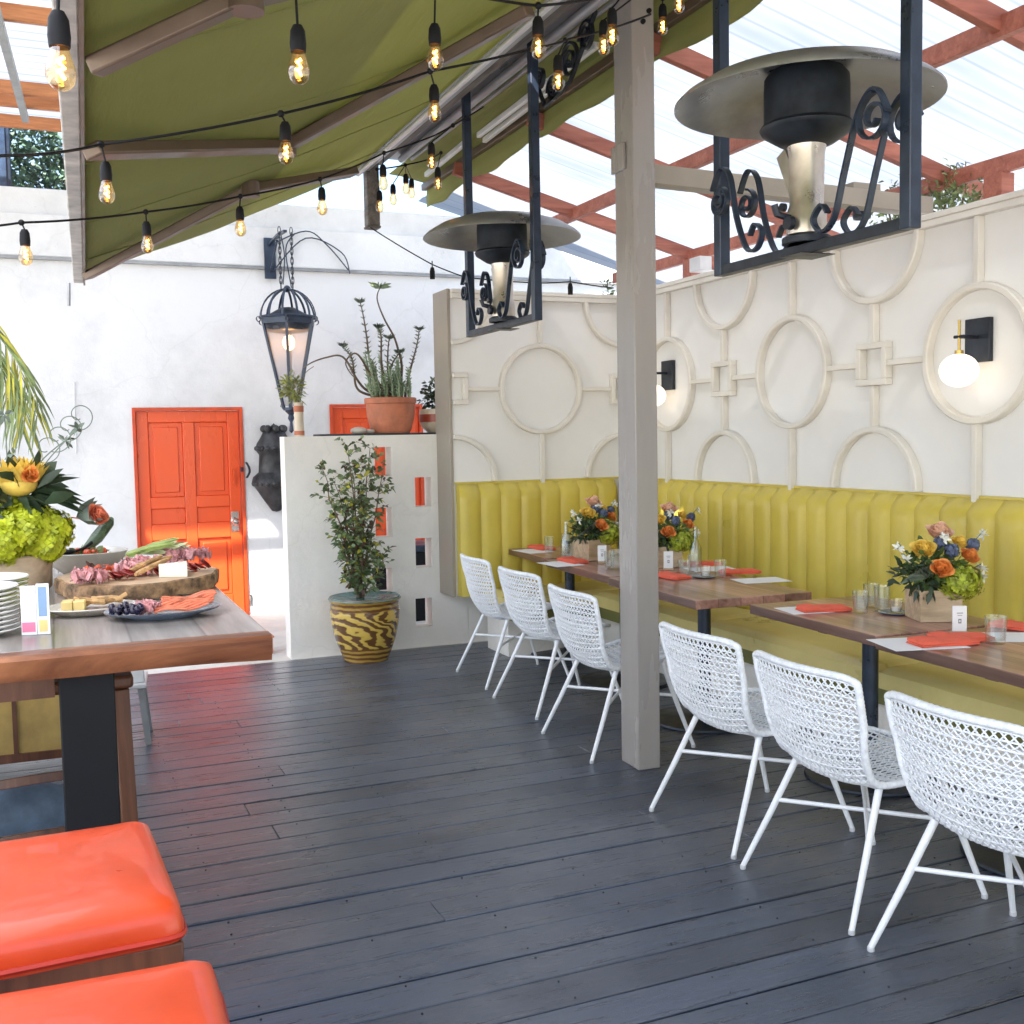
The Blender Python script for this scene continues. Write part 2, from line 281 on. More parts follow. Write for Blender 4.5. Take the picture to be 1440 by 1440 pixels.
# ------------------------------------------------------------------ mesh helpers
class MB:
    def __init__(s): s.v = []; s.f = []
    def add(s, vs, fs):
        o = len(s.v); s.v += [tuple(v) for v in vs]; s.f += [tuple(i+o for i in f) for f in fs]; return s
    def box(s, x0, x1, y0, y1, z0, z1, mat=None):
        vs = [Vector((x, y, z)) for x in (x0, x1) for y in (y0, y1) for z in (z0, z1)]
        if mat: vs = [mat @ v for v in vs]
        return s.add(vs, [(0, 1, 3, 2), (4, 6, 7, 5), (0, 4, 5, 1), (2, 3, 7, 6), (0, 2, 6, 4), (1, 5, 7, 3)])
    def beam(s, a, b, w, h, up=Vector((0, 0, 1))):
        a = Vector(a); b = Vector(b); d = (b-a).normalized(); sd = d.cross(up).normalized(); u = sd.cross(d)
        vs = [p+sd*i*w/2+u*j*h/2 for p in (a, b) for i, j in ((-1, -1), (1, -1), (1, 1), (-1, 1))]
        return s.add(vs, [(0, 1, 2, 3), (7, 6, 5, 4), (0, 4, 5, 1), (1, 5, 6, 2), (2, 6, 7, 3), (3, 7, 4, 0)])
    def tube(s, pts, r, n=8, closed=False, cap=True):
        pts = [Vector(p) for p in pts]; m = len(pts)
        rs = r if isinstance(r, (list, tuple)) else [r]*m
        up = None; vs = []
        for i, p in enumerate(pts):
            if closed: d = pts[(i+1) % m]-pts[i-1]
            else: d = pts[min(i+1, m-1)]-pts[max(i-1, 0)]
            if d.length < 1e-9: d = Vector((0, 0, 1))
            d.normalize()
            if up is None:
                up = Vector((0, 0, 1)) if abs(d.z) < .9 else Vector((1, 0, 0))
            a = d.cross(up)
            if a.length < 1e-6: a = d.orthogonal()
            a.normalize(); up = a.cross(d)
            for k in range(n):
                t = 2*PI*k/n; vs.append(p+(a*math.cos(t)+up*math.sin(t))*rs[i])
        fs = []
        for i in range(m if closed else m-1):
            j = (i+1) % m
            for k in range(n):
                fs.append((i*n+k, i*n+(k+1) % n, j*n+(k+1) % n, j*n+k))
        if cap and not closed: fs += [tuple(range(n))[::-1], tuple(range((m-1)*n, m*n))]
        return s.add(vs, fs)
    def strip(s, pts, w, t, axis):
        """flat bar bent along pts, width w along axis, thickness t"""
        pts = [Vector(p) for p in pts]; ax = Vector(axis).normalized(); vs = []; m = len(pts)
        for i, p in enumerate(pts):
            d = (pts[min(i+1, m-1)]-pts[max(i-1, 0)]).normalized(); nn = d.cross(ax).normalized()
            vs += [p+ax*a*w/2+nn*c*t/2 for a, c in ((-1, -1), (1, -1), (1, 1), (-1, 1))]
        fs = [(0, 1, 2, 3), tuple((m-1)*4+k for k in (3, 2, 1, 0))]
        for i in range(m-1):
            for k in range(4): fs.append((i*4+k, i*4+(k+1) % 4, (i+1)*4+(k+1) % 4, (i+1)*4+k))
        return s.add(vs, fs)
    def lathe(s, prof, n=32, c=(0, 0, 0), mat=None, closed=False):
        vs = []; c = Vector(c)
        for r, z in prof:
            for k in range(n):
                t = 2*PI*k/n; v = Vector((r*math.cos(t), r*math.sin(t), z)); vs.append((mat @ v if mat else v)+c)
        fs = []; m = len(prof)
        for i in range(m if closed else m-1):
            for k in range(n): fs.append((i*n+k, i*n+(k+1) % n, ((i+1) % m)*n+(k+1) % n, ((i+1) % m)*n+k))
        if not closed:
            if prof[0][0] > 1e-5: fs.append(tuple(range(n))[::-1])
            if prof[-1][0] > 1e-5: fs.append(tuple(range((m-1)*n, m*n)))
        return s.add(vs, fs)
    def ball(s, c, r, n=12, m=8, sq=(1, 1, 1), jit=0):
        vs = []; c = Vector(c)
        for i in range(m+1):
            for k in range(n):
                a = PI*i/m; t = 2*PI*k/n
                q = 1+random.uniform(-jit, jit)
                vs.append(c+Vector((r*sq[0]*math.sin(a)*math.cos(t)*q, r*sq[1]*math.sin(a)*math.sin(t)*q, r*sq[2]*math.cos(a)*q)))
        fs = [(i*n+k, (i+1)*n+k, (i+1)*n+(k+1) % n, i*n+(k+1) % n) for i in range(m) for k in range(n)]
        return s.add(vs, fs)
    def leaf(s, p, d, L, w, droop=.2, up=None):
        p = Vector(p); d = Vector(d).normalized()
        if up is None: up = Vector((random.uniform(-1, 1), random.uniform(-1, 1), random.uniform(.2, 1)))
        sd = d.cross(up)
        if sd.length < 1e-4: sd = d.orthogonal()
        sd.normalize(); nn = sd.cross(d)
        g = Vector((0, 0, -1))*droop*L
        a = p; b1 = p+d*L*.4+g*.15; c = p+d*L+g
        vs = [a, b1+sd*w/2+nn*w*.15, b1, b1-sd*w/2+nn*w*.15, p+d*L*.75+g*.5+sd*w*.3, p+d*L*.75+g*.5-sd*w*.3, c]
        return s.add(vs, [(0, 1, 2), (0, 2, 3), (1, 4, 2), (2, 4, 5), (2, 5, 3), (4, 6, 5)])
    def build(s, name, mat, parent=None, smooth=True, bevel=0, seg=2, origin=None, angle=40, label=None):
        me = bpy.data.meshes.new(name)
        off = Vector(origin) if origin is not None else None
        vs = [tuple(Vector(v)-off) for v in s.v] if off is not None else s.v
        me.from_pydata(vs, [], s.f); me.validate(); me.update()
        me.materials.append(MT[mat] if isinstance(mat, str) else mat)
        if smooth:
            me.polygons.foreach_set('use_smooth', [True]*len(me.polygons)); me.set_sharp_from_angle(angle=R(angle))
        o = bpy.data.objects.new(name, me); COL.objects.link(o)
        if off is not None: o.location = off
        if parent is not None: o.parent = parent
        if bevel:
            bm = o.modifiers.new('bevel', 'BEVEL'); bm.width = bevel; bm.segments = seg; bm.limit_method = 'ANGLE'; bm.angle_limit = R(40); bm.harden_normals = False
        if label: o['label'] = label
        return o
def thing(name, label, cat, loc=(0, 0, 0), rz=0, group=None, kind=None):
    o = bpy.data.objects.new(name, None); COL.objects.link(o); o.location = loc; o.rotation_euler = (0, 0, rz); o.empty_display_size = .1
    return tag(o, label, cat, group, kind)
def tag(o, label=None, cat=None, group=None, kind=None):
    if label: o['label'] = label
    if cat: o['category'] = cat
    if group: o['group'] = group
    if kind: o['kind'] = kind
    return o
KIDS = {}
def copy_tree(o, parent=None):
    c = o.copy(); COL.objects.link(c)
    if parent is not None: c.parent = parent
    for ch in [x for x in bpy.data.objects if x.parent == o]: copy_tree(ch, c)
    return c
def kids_offset(root, loc): pass
def smooth_pts(pts, n=6):
    P = [Vector(p) for p in pts]; out = []
    for i in range(len(P)-1):
        a = P[max(i-1, 0)]; b = P[i]; c = P[i+1]; d = P[min(i+2, len(P)-1)]
        for k in range(n):
            t = k/n; out.append(.5*((2*b)+(c-a)*t+(2*a-5*b+4*c-d)*t*t+(3*b-a-3*c+d)*t**3))
    out.append(P[-1]); return out

# ------------------------------------------------------------------ setting
g = MB(); g.add([(-90, -60, -.05), (90, -60, -.05), (90, 120, -.05), (-90, 120, -.05)], [(0, 1, 2, 3)]); tag(g.build('ground', 'concrete', smooth=False), kind='structure')
bd = MB(); y = -1.6; i = 0
rnd = random.Random(3)
while y < 7.7:
    w = .1625; gap = rnd.choice([.005, .006, .008, .011])
    x = -5.0
    cuts = sorted([-5, 4.75] + [rnd.uniform(-4, 4.5) for _ in range(2)])
    for a, c_ in zip(cuts[:-1], cuts[1:]):
        if c_-a < .05: continue
        dz = rnd.uniform(-.0015, .0015); t = rnd.uniform(-.0006, .0006)
        bd.box(a+.001, c_-.001, y, min(y+w-gap, 7.74), -.03, dz)
    y += w; i += 1
tag(bd.build('deck', 'deck', bevel=.0035, seg=2), kind='structure')
sc_ = MB(); yy_ = -1.6
while yy_ < 7.7:
    if yy_ > 1.2:
        for k in range(18):
            xx_ = -.75+.41*k+rnd.uniform(-.008, .008)
            for q in (.03, .125):
                if rnd.random() < .35: continue
                cx_, cy_ = xx_+rnd.uniform(-.004, .004), yy_+q+rnd.uniform(-.006, .006)
                if cy_ < 7.7: sc_.add([(cx_+.0034*math.cos(a*PI/3), cy_+.0034*math.sin(a*PI/3), .0024) for a in range(6)]+[(cx_+.0034*math.cos(a*PI/3), cy_+.0034*math.sin(a*PI/3), -.002) for a in range(6)], [tuple(range(6))]+[(a, (a+1) % 6, 6+(a+1) % 6, 6+a) for a in range(6)])
    yy_ += .1625
tag(sc_.build('deck_screws', pbr('dark_screw', (.02, .022, .028), .5), smooth=False), kind='structure')
jb_ = MB(); jb_.box(-5, 4.75, -1.6, 7.735, -.046, -.034); tag(jb_.build('deck_gap_shade', 'black', smooth=False), kind='structure')  # one black sheet added so the gaps between boards look shaded
c_ = MB(); c_.box(-5, 4.3, 7.745, 9.999, -.05+.004, -.004); tag(c_.build('back_path', 'concrete', smooth=False), kind='structure')

# ------------------------------------------------------------------ back wall with two doors
YB = 10.0
D1 = (.712, 1.655, -.004, 1.885); D2 = (2.453, 3.36, -.004, 1.905)
ZL, ZU, ZT = 3.14, 3.49, 3.72
bw = thing('rendered_wall', 'tall white plaster wall across the back holding the orange doors', 'wall', (0, YB, 0))
mb = MB()
for x0, x1, z0, z1 in ((-7, D1[0], -.05, D1[3]), (D1[1], D2[0], -.05, D1[3]), (D2[1], 6.5, -.05, D1[3]), (-7, D2[0], D1[3], ZL), (D2[1], 6.5, D1[3], ZL), (D2[0], D2[1], D2[3], ZL)):
    mb.box(x0, x1, 0, .3, z0, z1)
mb.build('wall_face', 'plaster', bw, smooth=False)
MB().box(-7, 6.5, -.045, .3, ZL, ZU).build('fascia_band', 'plaster', bw, bevel=.01)
MB().box(-7, 6.5, .05, .3, ZU, ZT).build('parapet', 'plaster', bw, bevel=.015)
mb = MB()
for z in (ZL-.012,): mb.box(-7, 6.5, -.055, -.002, z-.012, z+.010)
mb.build('fascia_shadow_line', 'grey_plastic', bw)  # grey strip standing in for the shadow gap under the fascia
mb = MB(); mb.tube([(.25, -.012, 1.5), (.252, -.012, 1.9), (.26, -.012, 2.1)], .006, 5); mb.build('conduit', 'plaster', bw)

def door(name, label, dims, knob, loc):
    x0, x1, z0, z1 = dims; w = x1-x0; h = z1-z0
    t = thing(name, label, 'door', (x0, YB, z0))
    mb = MB(); mb.box(-.0, .028, -.015, .12, 0, h); mb.box(w-.028, w, -.015, .12, 0, h); mb.box(.028, w-.028, -.015, .12, h-.028, h)
    mb.build('door_frame', 'frame_orange', t, bevel=.003)
    a, c = .031, w-.031; mb = MB(); dw = c-a; yy = .03
    st = .10; mid = (a+c)/2
    # stiles and rails
    mb.box(a, a+st, yy, yy+.045, .01, h-.03); mb.box(c-st, c, yy, yy+.045, .01, h-.03); mb.box(mid-.05, mid+.05, yy, yy+.045, .2, h-.13)
    for z0_, z1_ in ((.01, .2), (.72, .86), (1.0, 1.1), (h-.13, h-.03)):
        mb.box(a+st, c-st if z0_ < .3 or z0_ > h-.2 else mid-.05, yy, yy+.045, z0_, z1_)
        if .3 < z0_ < h-.2: mb.box(mid+.05, c-st, yy, yy+.045, z0_, z1_)
    leafo = mb.build('door_leaf', 'door', t, bevel=.006)
    mb = MB()
    for xa, xb in ((a+st, mid-.05), (mid+.05, c-st)):
        for za, zb in ((.2, .72), (.86, 1.0), (1.1, h-.13)):
            mb.box(xa-.002, xb+.002, yy+.02, yy+.04, za-.002, zb+.002)
            if zb-za > .3: mb.box(xa+.04, xb-.04, yy+.008, yy+.03, za+.04, zb-.04)
    mb.build('recessed_panel', 'door', leafo, bevel=.008)
    if knob:
        kb = MB(); kx, kz = w-.095, .86
        kb.lathe([(.001, 0), (.034, 0), (.036, .006), (.015, .012), (.013, .04), (.03, .05), (.034, .065), (.025, .082), (.001, .088)], 20, (kx, yy, kz), Matrix.Rotation(PI/2, 3, 'X').to_4x4())
        kb.box(kx-.035, kx+.035, yy-.006, yy+.001, kz-.09, kz+.09)
        kb.build('door_knob', 'chrome', leafo)
        kb = MB(); kb.box(w-.1, w-.085, yy-.03, yy-.02, 1.2, 1.33); kb.box(w-.1, w-.085, yy-.02, yy+.001, 1.2, 1.215); kb.box(w-.1, w-.085, yy-.02, yy+.001, 1.315, 1.33); kb.build('pull_handle', 'door', leafo)
        hb = MB(); hb.tube([(w+.012, -.01, .1), (w+.012, -.01, .19)], .012, 8); hb.build('hinge', 'chrome', t)
    return t
door('panel_door', 'bright orange six panel door with nickel knob in the white wall', D1, True, None)
door('panel_door', 'orange door mostly hidden behind the white block divider and its pots', D2, False, None)
mb = MB(); mb.add([(0, -.0, -.02)], []); 
sc = MB(); cx = at(346, 660, Y=9.93)
sc.strip(smooth_pts([at(346, 650, Y=9.95), at(350, 657, Y=9.93), at(351, 664, Y=9.93), at(347, 672, Y=9.95)], 6), .02, .006, (1, 0, 0)); sc.box(cx.x-.04, cx.x-.02, 9.95, 10.0, cx.z-.02, cx.z+.02)
tag(sc.build('wall_hook', 'iron', origin=(cx.x, 10, cx.z)), 'small curled dark iron hook on the wall right of orange door', 'hook')

# ------------------------------------------------------------------ block divider
YD = 7.78
dv = thing('block_divider', 'white painted block divider wall with two columns of square openings', 'wall', (1.575, YD, 0))
holes = [(.662, .79, 1.30, 1.515), (.655, .785, .845, 1.066), (.647, .775, .43, .615), (.968, 1.098, 1.06, 1.283), (.96, 1.09, .60, .824), (.95, 1.08, .15, .368)]
xs = sorted({0, 1.37} | {h[0] for h in holes} | {h[1] for h in holes}); zs = sorted({-.05, 1.603} | {h[2] for h in holes} | {h[3] for h in holes})
mb = MB(); TH = .16
cellok = {}
for i in range(len(xs)-1):
    for j in range(len(zs)-1):
        cx, cz = (xs[i]+xs[i+1])/2, (zs[j]+zs[j+1])/2
        cellok[i, j] = not any(h[0] < cx < h[1] and h[2] < cz < h[3] for h in holes)
vid = {}
def V(i, j, s):
    if (i, j, s) not in vid: vid[i, j, s] = len(mb.v); mb.v.append((xs[i], s*TH, zs[j]))
    return vid[i, j, s]
for (i, j), ok in cellok.items():
    if not ok: continue
    mb.f.append((V(i, j, 0), V(i+1, j, 0), V(i+1, j+1, 0), V(i, j+1, 0))); mb.f.append((V(i, j, 1), V(i, j+1, 1), V(i+1, j+1, 1), V(i+1, j, 1)))
    for di, dj, e in ((-1, 0, ((i, j), (i, j+1))), (1, 0, ((i+1, j+1), (i+1, j))), (0, -1, ((i+1, j), (i, j))), (0, 1, ((i, j+1), (i+1, j+1)))):
        if not cellok.get((i+di, j+dj), False):
            (a, b_), (c, d) = e; mb.f.append((V(a, b_, 0), V(c, d, 0), V(c, d, 1), V(a, b_, 1)))
mb.build('wall_face', 'plaster2', dv, smooth=False)
MB().box(0.12, 1.37, TH-.001, .52, 1.53, 1.597).build('ledge', 'plaster2', dv, bevel=.008)
MB().box(1.372, 1.72, .002, TH, -.05, .40).build('return_wall', 'plaster2', dv, bevel=.006)

# ------------------------------------------------------------------ circle panelled walls
XR, YW, Q, RR, ZC, ZB, ZTOP = 4.164, 7.50, .709, .327, 1.929, 1.235, 2.617
def feature_wall(label, length, origin, along, nrm, kmax, z0, extra):
    """origin at the corner, 'along' direction of the pattern, nrm toward the room"""
    t = thing('panelled_wall', label, 'wall', origin)
    A = Vector(along); Nn = Vector(nrm); Z = Vector((0, 0, 1))
    def P(a, z, n=0): return A*a+Z*z+Nn*n
    def slab(mb, a0, a1, z0, z1, n0, n1):
        vs = [P(a, z, n) for a in (a0, a1) for z in (z0, z1) for n in (n0, n1)]
        mb.add(vs, [(0, 1, 3, 2), (4, 6, 7, 5), (0, 4, 5, 1), (2, 3, 7, 6), (0, 2, 6, 4), (1, 5, 7, 3)])
    mb = MB(); slab(mb, 0, length, z0, ZTOP, -.15, 0); mb.build('panel', 'panel', t, smooth=False)
    mb = MB(); slab(mb, -.0 if extra else .05, length, ZTOP, ZTOP+.03, -.17, .055); slab(mb, .055, length, ZTOP-.035, ZTOP, 0, .05); mb.build('coping', 'trim', t, bevel=.004)
    def arc(k, zc, t0, t1):
        mb = MB(); n = max(8, int(56*(t1-t0)/(2*PI))); full = abs(t1-t0-2*PI) < 1e-3; dd = .048
        secs = []
        for i in range(n if full else n+1):
            a = t0+(t1-t0)*i/n
            for rr, dn in ((RR-.022, 0.001), (RR-.022, dd-.006), (RR-.016, dd), (RR+.006, dd), (RR+.012, dd-.006), (RR+.012, 0.001)):
                secs.append(P(k*Q+rr*math.cos(a), zc+rr*math.sin(a), dn))
        m = 6; fs = []; cnt = n if full else n+1
        for i in range(cnt if full else cnt-1):
            j = (i+1) % cnt
            for q in range(m): fs.append((i*m+q, i*m+(q+1) % m, j*m+(q+1) % m, j*m+q))
        if not full: fs += [tuple(range(m)), tuple(range((cnt-1)*m, cnt*m))[::-1]]
        mb.add(secs, fs); return mb
    for k in range(0, kmax+1):
        if k % 2 == 1:
            arc(k, ZC, 0, 2*PI).build('ring_moulding', 'trim', t)
        else:
            lo = 0 if k == 0 else PI/2*0
            a0, a1 = (PI, 2*PI) if k else (1.5*PI, 2*PI)
            if k*Q+RR > length+.01: a0, a1 = PI, 1.5*PI
            arc(k, ZTOP-.03, a0+.0, a1).build('arc_moulding', 'trim', t)
            b0, b1 = (0, PI) if k else (0, PI/2)
            if k*Q+RR > length+.01: b0, b1 = PI/2, PI
            arc(k, ZB+.02, b0, b1).build('arc_moulding', 'trim', t)
            mb = MB(); s = .115; w = .034
            e0 = .055 if k == 0 else k*Q-s; e1 = min(k*Q+s, length-.001)
            for za in (ZC-s, ZC+s-w): slab(mb, e0, e1, za, za+w, .001, .052)
            if k: slab(mb, k*Q-s, k*Q-s+w, ZC-s+w, ZC+s-w, .001, .052)
            if k*Q+s < length: slab(mb, k*Q+s-w, k*Q+s, ZC-s+w, ZC+s-w, .001, .052)
            mb.build('square_moulding', 'trim', t, bevel=.004)
        mb = MB(); hw = .015
        if k % 2 == 1:
            slab(mb, k*Q-hw, k*Q+hw, ZB-.05, ZC-RR-.006, .001, .042); slab(mb, k*Q-hw, k*Q+hw, ZC+RR+.006, ZTOP-.036, .001, .042)
            mb.build('batten', 'trim', t, bevel=.003)
        elif 0 < k and k*Q+hw < length:
            slab(mb, k*Q-hw, k*Q+hw, ZB+.02+RR+.01, ZC-.116, .001, .042); slab(mb, k*Q-hw, k*Q+hw, ZC+.116, ZTOP-.03-RR-.01, .001, .042)
            mb.build('batten', 'trim', t, bevel=.003)
        if k < kmax:
            a0 = k*Q+(RR+.012 if k % 2 else .116); a1 = (k+1)*Q-(RR+.012 if (k+1) % 2 else .116)
            mb = MB(); slab(mb, a0, a1, ZC-hw, ZC+hw, .001, .042); mb.build('batten', 'trim', t, bevel=.003)
    return t, slab
LB = 2*Q-.002
feature_wall('cream wall with raised rings facing the room beyond the booth corner', LB, (XR, YW, 0), (-1, 0, 0), (0, -1, 0), 2, .41, False)
ep = MB().box(XR-LB-.025, XR-LB-.001, YW-.012, YD+.02, .40, ZTOP+.035); 
tag(ep.build('end_panel', 'grey_trim', bevel=.004, origin=(XR-LB, YW, .4)), 'narrow taupe end board closing the left end of the panelled wall', 'board')
MB_ = MB().box(XR-LB, XR+.15, YW+.151, YW+.28, .41, ZTOP-.01); tag(MB_.build('wall_backing', 'plaster2', smooth=False, origin=(XR, YW+.15, .4)), 'white masonry behind the panelled booth wall, by its left end', 'wall')
feature_wall('long cream wall with raised rings running along the right side', 8.4, (XR, YW, 0), (0, -1, 0), (-1, 0, 0), 11, 0, True)

# wall lamps
def sconce(k, label):
    y = YW-k*Q; t = thing('wall_lamp', label, 'lamp', (XR, y, ZC+.06), 0, 'globe lamps inside the wall rings')
    MB().box(-.03, -.001, -.075, .075, -.10, .11).build('backplate', 'iron', t, bevel=.004)
    mb = MB(); mb.tube([(-.03, 0, .02), (-.14, 0, .02)], .009, 10); mb.tube([(-.14, -.03, .02), (-.14, .03, .02)], .008, 8); mb.build('arm', 'iron', t)
    mb = MB(); mb.tube([(-.14, 0, .10), (-.14, 0, -.06)], .007, 8); mb.lathe([(.02, -.045), (.02, -.075), (.03, -.08)], 16, (-.14, 0, 0)); mb.build('stem', 'brass', t)
    mb = MB(); mb.ball((-.14, 0, -.14), .09, 28, 18, (1, 1, .88)); mb.build('globe', 'globe', t)
sconce(5, 'globe wall lamp with black plate in the ring at right edge')
sconce(1, 'globe wall lamp in the farther ring half hidden by the taupe post')

# ------------------------------------------------------------------ booth bench
bn = thing('booth_bench', 'long chartreuse vinyl booth bench with channelled back round the corner', 'bench', (XR, YW, 0))
def channels(n, w, z0, z1, depth, A, Nn, a0):
    mb = MB(); A = Vector(A); Nn = Vector(Nn); K = 10; J = 12
    def pt(a, z, n): return A*a+Vector((0, 0, z))+Nn*n
    for i in range(n):
        s = a0+i*w; vs = []; fs = []
        jr = random.uniform(-.004, .004)
        for j in range(J+1):
            v = j/J
            # vertical profile with rounded top
            for k_ in range(K+1):
                u = k_/K; puff = (1-abs(2*u-1)**3.2)
                e = 1-max(0, (v-.90)/.10)**2.2
                z = z0+(z1-z0)*v - (.0)*u
                d = depth*(.42+.58*math.sqrt(max(0, e)))-.0 - (1-puff)*.022*(1 if e > .02 else .5)+jr*puff
                if v >= 1: z = z1-(1-puff)*.006; d = .03
                vs.append(pt(s+w*u, z, d))
        # top back row
        for k_ in range(K+1): vs.append(pt(s+w*k_/K, z1-.004, .002))
        for j in range(J+1):
            for k_ in range(K): a = j*(K+1)+k_; fs.append((a, a+1, a+K+2, a+K+1))
        mb.add(vs, fs)
    return mb
def clampw(mb, n, w, z0, z1, depth, A, Nn, a0):
    A = Vector(A); Nn = Vector(Nn)
    for a in (a0, a0+n*w):
        vs = [A*a+Vector((0, 0, z))+Nn*d for z, d in ((z0, .002), (z0, depth-.02), (z1-.06, depth-.025), (z1-.01, .04), (z1-.008, .002))]
        mb.add(vs, [(0, 1, 2, 3, 4)])
nb_ = 8; wb = (1.40-.10)/nb_
mb = channels(nb_, wb, .41, ZB, .105, (-1, 0, 0), (0, -1, 0), .10); clampw(mb, nb_, wb, .41, ZB, .105, (-1, 0, 0), (0, -1, 0), .10)
mb.build('backrest', 'vinyl', bn, angle=50)
nr = 44; wr = .172
mb = channels(nr, wr, .41, ZB, .105, (0, -1, 0), (-1, 0, 0), .105); mb.build('backrest', 'vinyl', bn, angle=50)
mb = MB(); mb.box(-.018, -.001, -.01, -7.8, ZB-.002, ZB+.012); mb.box(-1.41, -.018, -.018, -.001, ZB-.002, ZB+.012); mb.build('top_strip', 'leaf_yellow' if 0 else 'vinyl', bn)
# seats
def cushion(x0, x1, y0, y1, z0, z1, nx, ny):
    mb = MB(); vs = []; fs = []
    for i in range(nx+1):
        for j in range(ny+1):
            u, v = i/nx, j/ny; x = x0+(x1-x0)*u; y = y0+(y1-y0)*v
            e = min(1, min(u*(x1-x0), (1-u)*(x1-x0), v*(y1-y0), (1-v)*(y1-y0))/.05)
            z = z1-.03*(1-e)**2+.006*noise.noise((x*3, y*3, z1))
            vs.append((x, y, z))
    def I(i, j): return i*(ny+1)+j
    for i in range(nx):
        for j in range(ny): fs.append((I(i, j), I(i+1, j), I(i+1, j+1), I(i, j+1)))
    b0 = len(vs)
    ring = [(i, 0) for i in range(nx)]+[(nx, j) for j in range(ny)]+[(i, ny) for i in range(nx, 0, -1)]+[(0, j) for j in range(ny, 0, -1)]
    m = len(ring)
    for (i, j) in ring:
        v = vs[I(i, j)]; vs.append((v[0], v[1], z0+.0))
    for q in range(m): fs.append((I(*ring[q]), b0+q, b0+(q+1) % m, I(*ring[(q+1) % m])))
    fs.append(tuple(range(b0, b0+m))); return mb.add(vs, fs)
ys = 7.5-.11
yy = -.11; 
segs = [(-.62, -2.05), (-2.06, -3.5), (-3.51, -4.95), (-4.96, -6.4), (-6.41, -7.8)]
for a, b_ in segs: cushion(-.60, -.10, b_, a, .36, .465, 16, 30).build('seat_cushion', 'vinyl_seat', bn)
cushion(-1.22, -.10, -.615, -.10, .36, .465, 26, 14).build('seat_cushion', 'vinyl_seat', bn)
mb = MB(); mb.box(-.585, -.11, -7.79, -.5, .28, .358); mb.box(-1.20, -.586, -.6, -.11, .28, .358); mb.build('seat_rail', pbr('olive_rail', (.17, .17, .05), .5), bn)
mb = MB(); mb.box(-.50, -.002, -7.79, -.002, 0, .279); mb.box(-1.17, -.501, -.40, -.002, 0, .279); mb.build('bench_base', 'plaster2', bn)

# ------------------------------------------------------------------ pillar, beams
pl = thing('support_post', 'taupe painted square post standing between the white chairs', 'post', (2.555, 4.46, 0), R(-2))
MB().box(-.058, .058, -.09, .09, .0, 3.60).build('shaft', 'pillar', pl, bevel=.006)
mb = MB(); mb.box(-.078, -.059, -.03, .09, 2.78, 2.90); mb.build('bracket_block', 'pillar', pl, bevel=.004)
for bx_, bz_ in ((0, 3.42), (.03, 3.47)): MB().lathe([(.001, 0), (.012, 0), (.010, .012), (.001, .014)], 10, (bx_, -.09, bz_), Matrix.Rotation(PI/2, 3, 'X').to_4x4()).build('bolt', 'black', pl)
mb = MB(); mb.box(0, 1.75, -.045, .045, -.045, .045)
gb = mb.build('cross_beam', 'grey_trim', bevel=.004, origin=(0, 0, 0)); gb.location = (2.615, 4.52, 2.785); gb.rotation_euler = (0, R(1.2), R(0)); tag(gb, 'painted horizontal beam running from the taupe post over the right wall', 'beam')
bm_ = thing('roof_beam', 'weathered main beam carrying both awnings above the taupe post', 'beam', (2.42, 0, 3.6))
MB().box(-.23, .20, -1.5, 7.75, .0, .16).build('timber', 'beam_grey', bm_, bevel=.006)
mb = MB(); mb.box(-.34, -.232, -1.5, 4.72, -.03, .01); mb.box(-.34, -.232, 5.02, 7.74, -.03, .01); mb.build('sun_leak_cover', 'beam_grey', bm_)  # added strips that stop a sun leak, slot left for a sun patch
mb = MB(); mb.box(-.20, -.10, -1.5, 7.7, -.06, -.001); mb.build('ledger', 'old_wood', bm_, bevel=.004)
mb = MB(); mb.box(-.26, -.17, 7.52, 7.62, -.52, -.001); mb.box(-.265, -.165, 7.515, 7.625, -.54, -.521); mb.build('end_post', 'old_wood', bm_, bevel=.008)
mb = MB(); mb.tube([(.02, -1.5, -.03), (.02, 7.6, -.03)], .026, 10); mb.tube([(.1, -1.5, -.02), (.1, 7.6, -.02)], .014, 8); mb.build('pipe', 'beam_grey', bm_)
mb = MB(); mb.box(-.04, .12, 3.55, 3.75, -.12, -.001); mb.box(-.09, -.02, 3.3, 3.42, -.10, -.001); mb.build('junction_box', 'grey_plastic', bm_, bevel=.005)
# scroll bracket by the post
sb = MB()
def spiral(c, r0_, r1_, t0, t1, ax1, ax2, n=30): 
    return [Vector(c)+Vector(ax1)*(r0_+(r1_-r0_)*i/n)*math.cos(t0+(t1-t0)*i/n)+Vector(ax2)*(r0_+(r1_-r0_)*i/n)*math.sin(t0+(t1-t0)*i/n) for i in range(n+1)]
for cy, cz, rr in ((5.0, 3.44, .10), (5.2, 3.36, .07), (4.82, 3.50, .08), (5.36, 3.46, .06)):
    sb.strip(spiral((2.5, cy, cz), rr, .015, 0, 4.2*PI, (0, 1, 0), (0, 0, 1)), .02, .012, (1, 0, 0))
sb.strip([(2.5, 4.7, 3.6), (2.5, 5.0, 3.34), (2.5, 5.3, 3.3), (2.5, 5.5, 3.6)], .02, .014, (1, 0, 0))
tag(sb.build('scroll_bracket', 'iron', origin=(2.5, 5, 3.55)), 'small black wrought iron scroll bracket under the main beam', 'bracket')

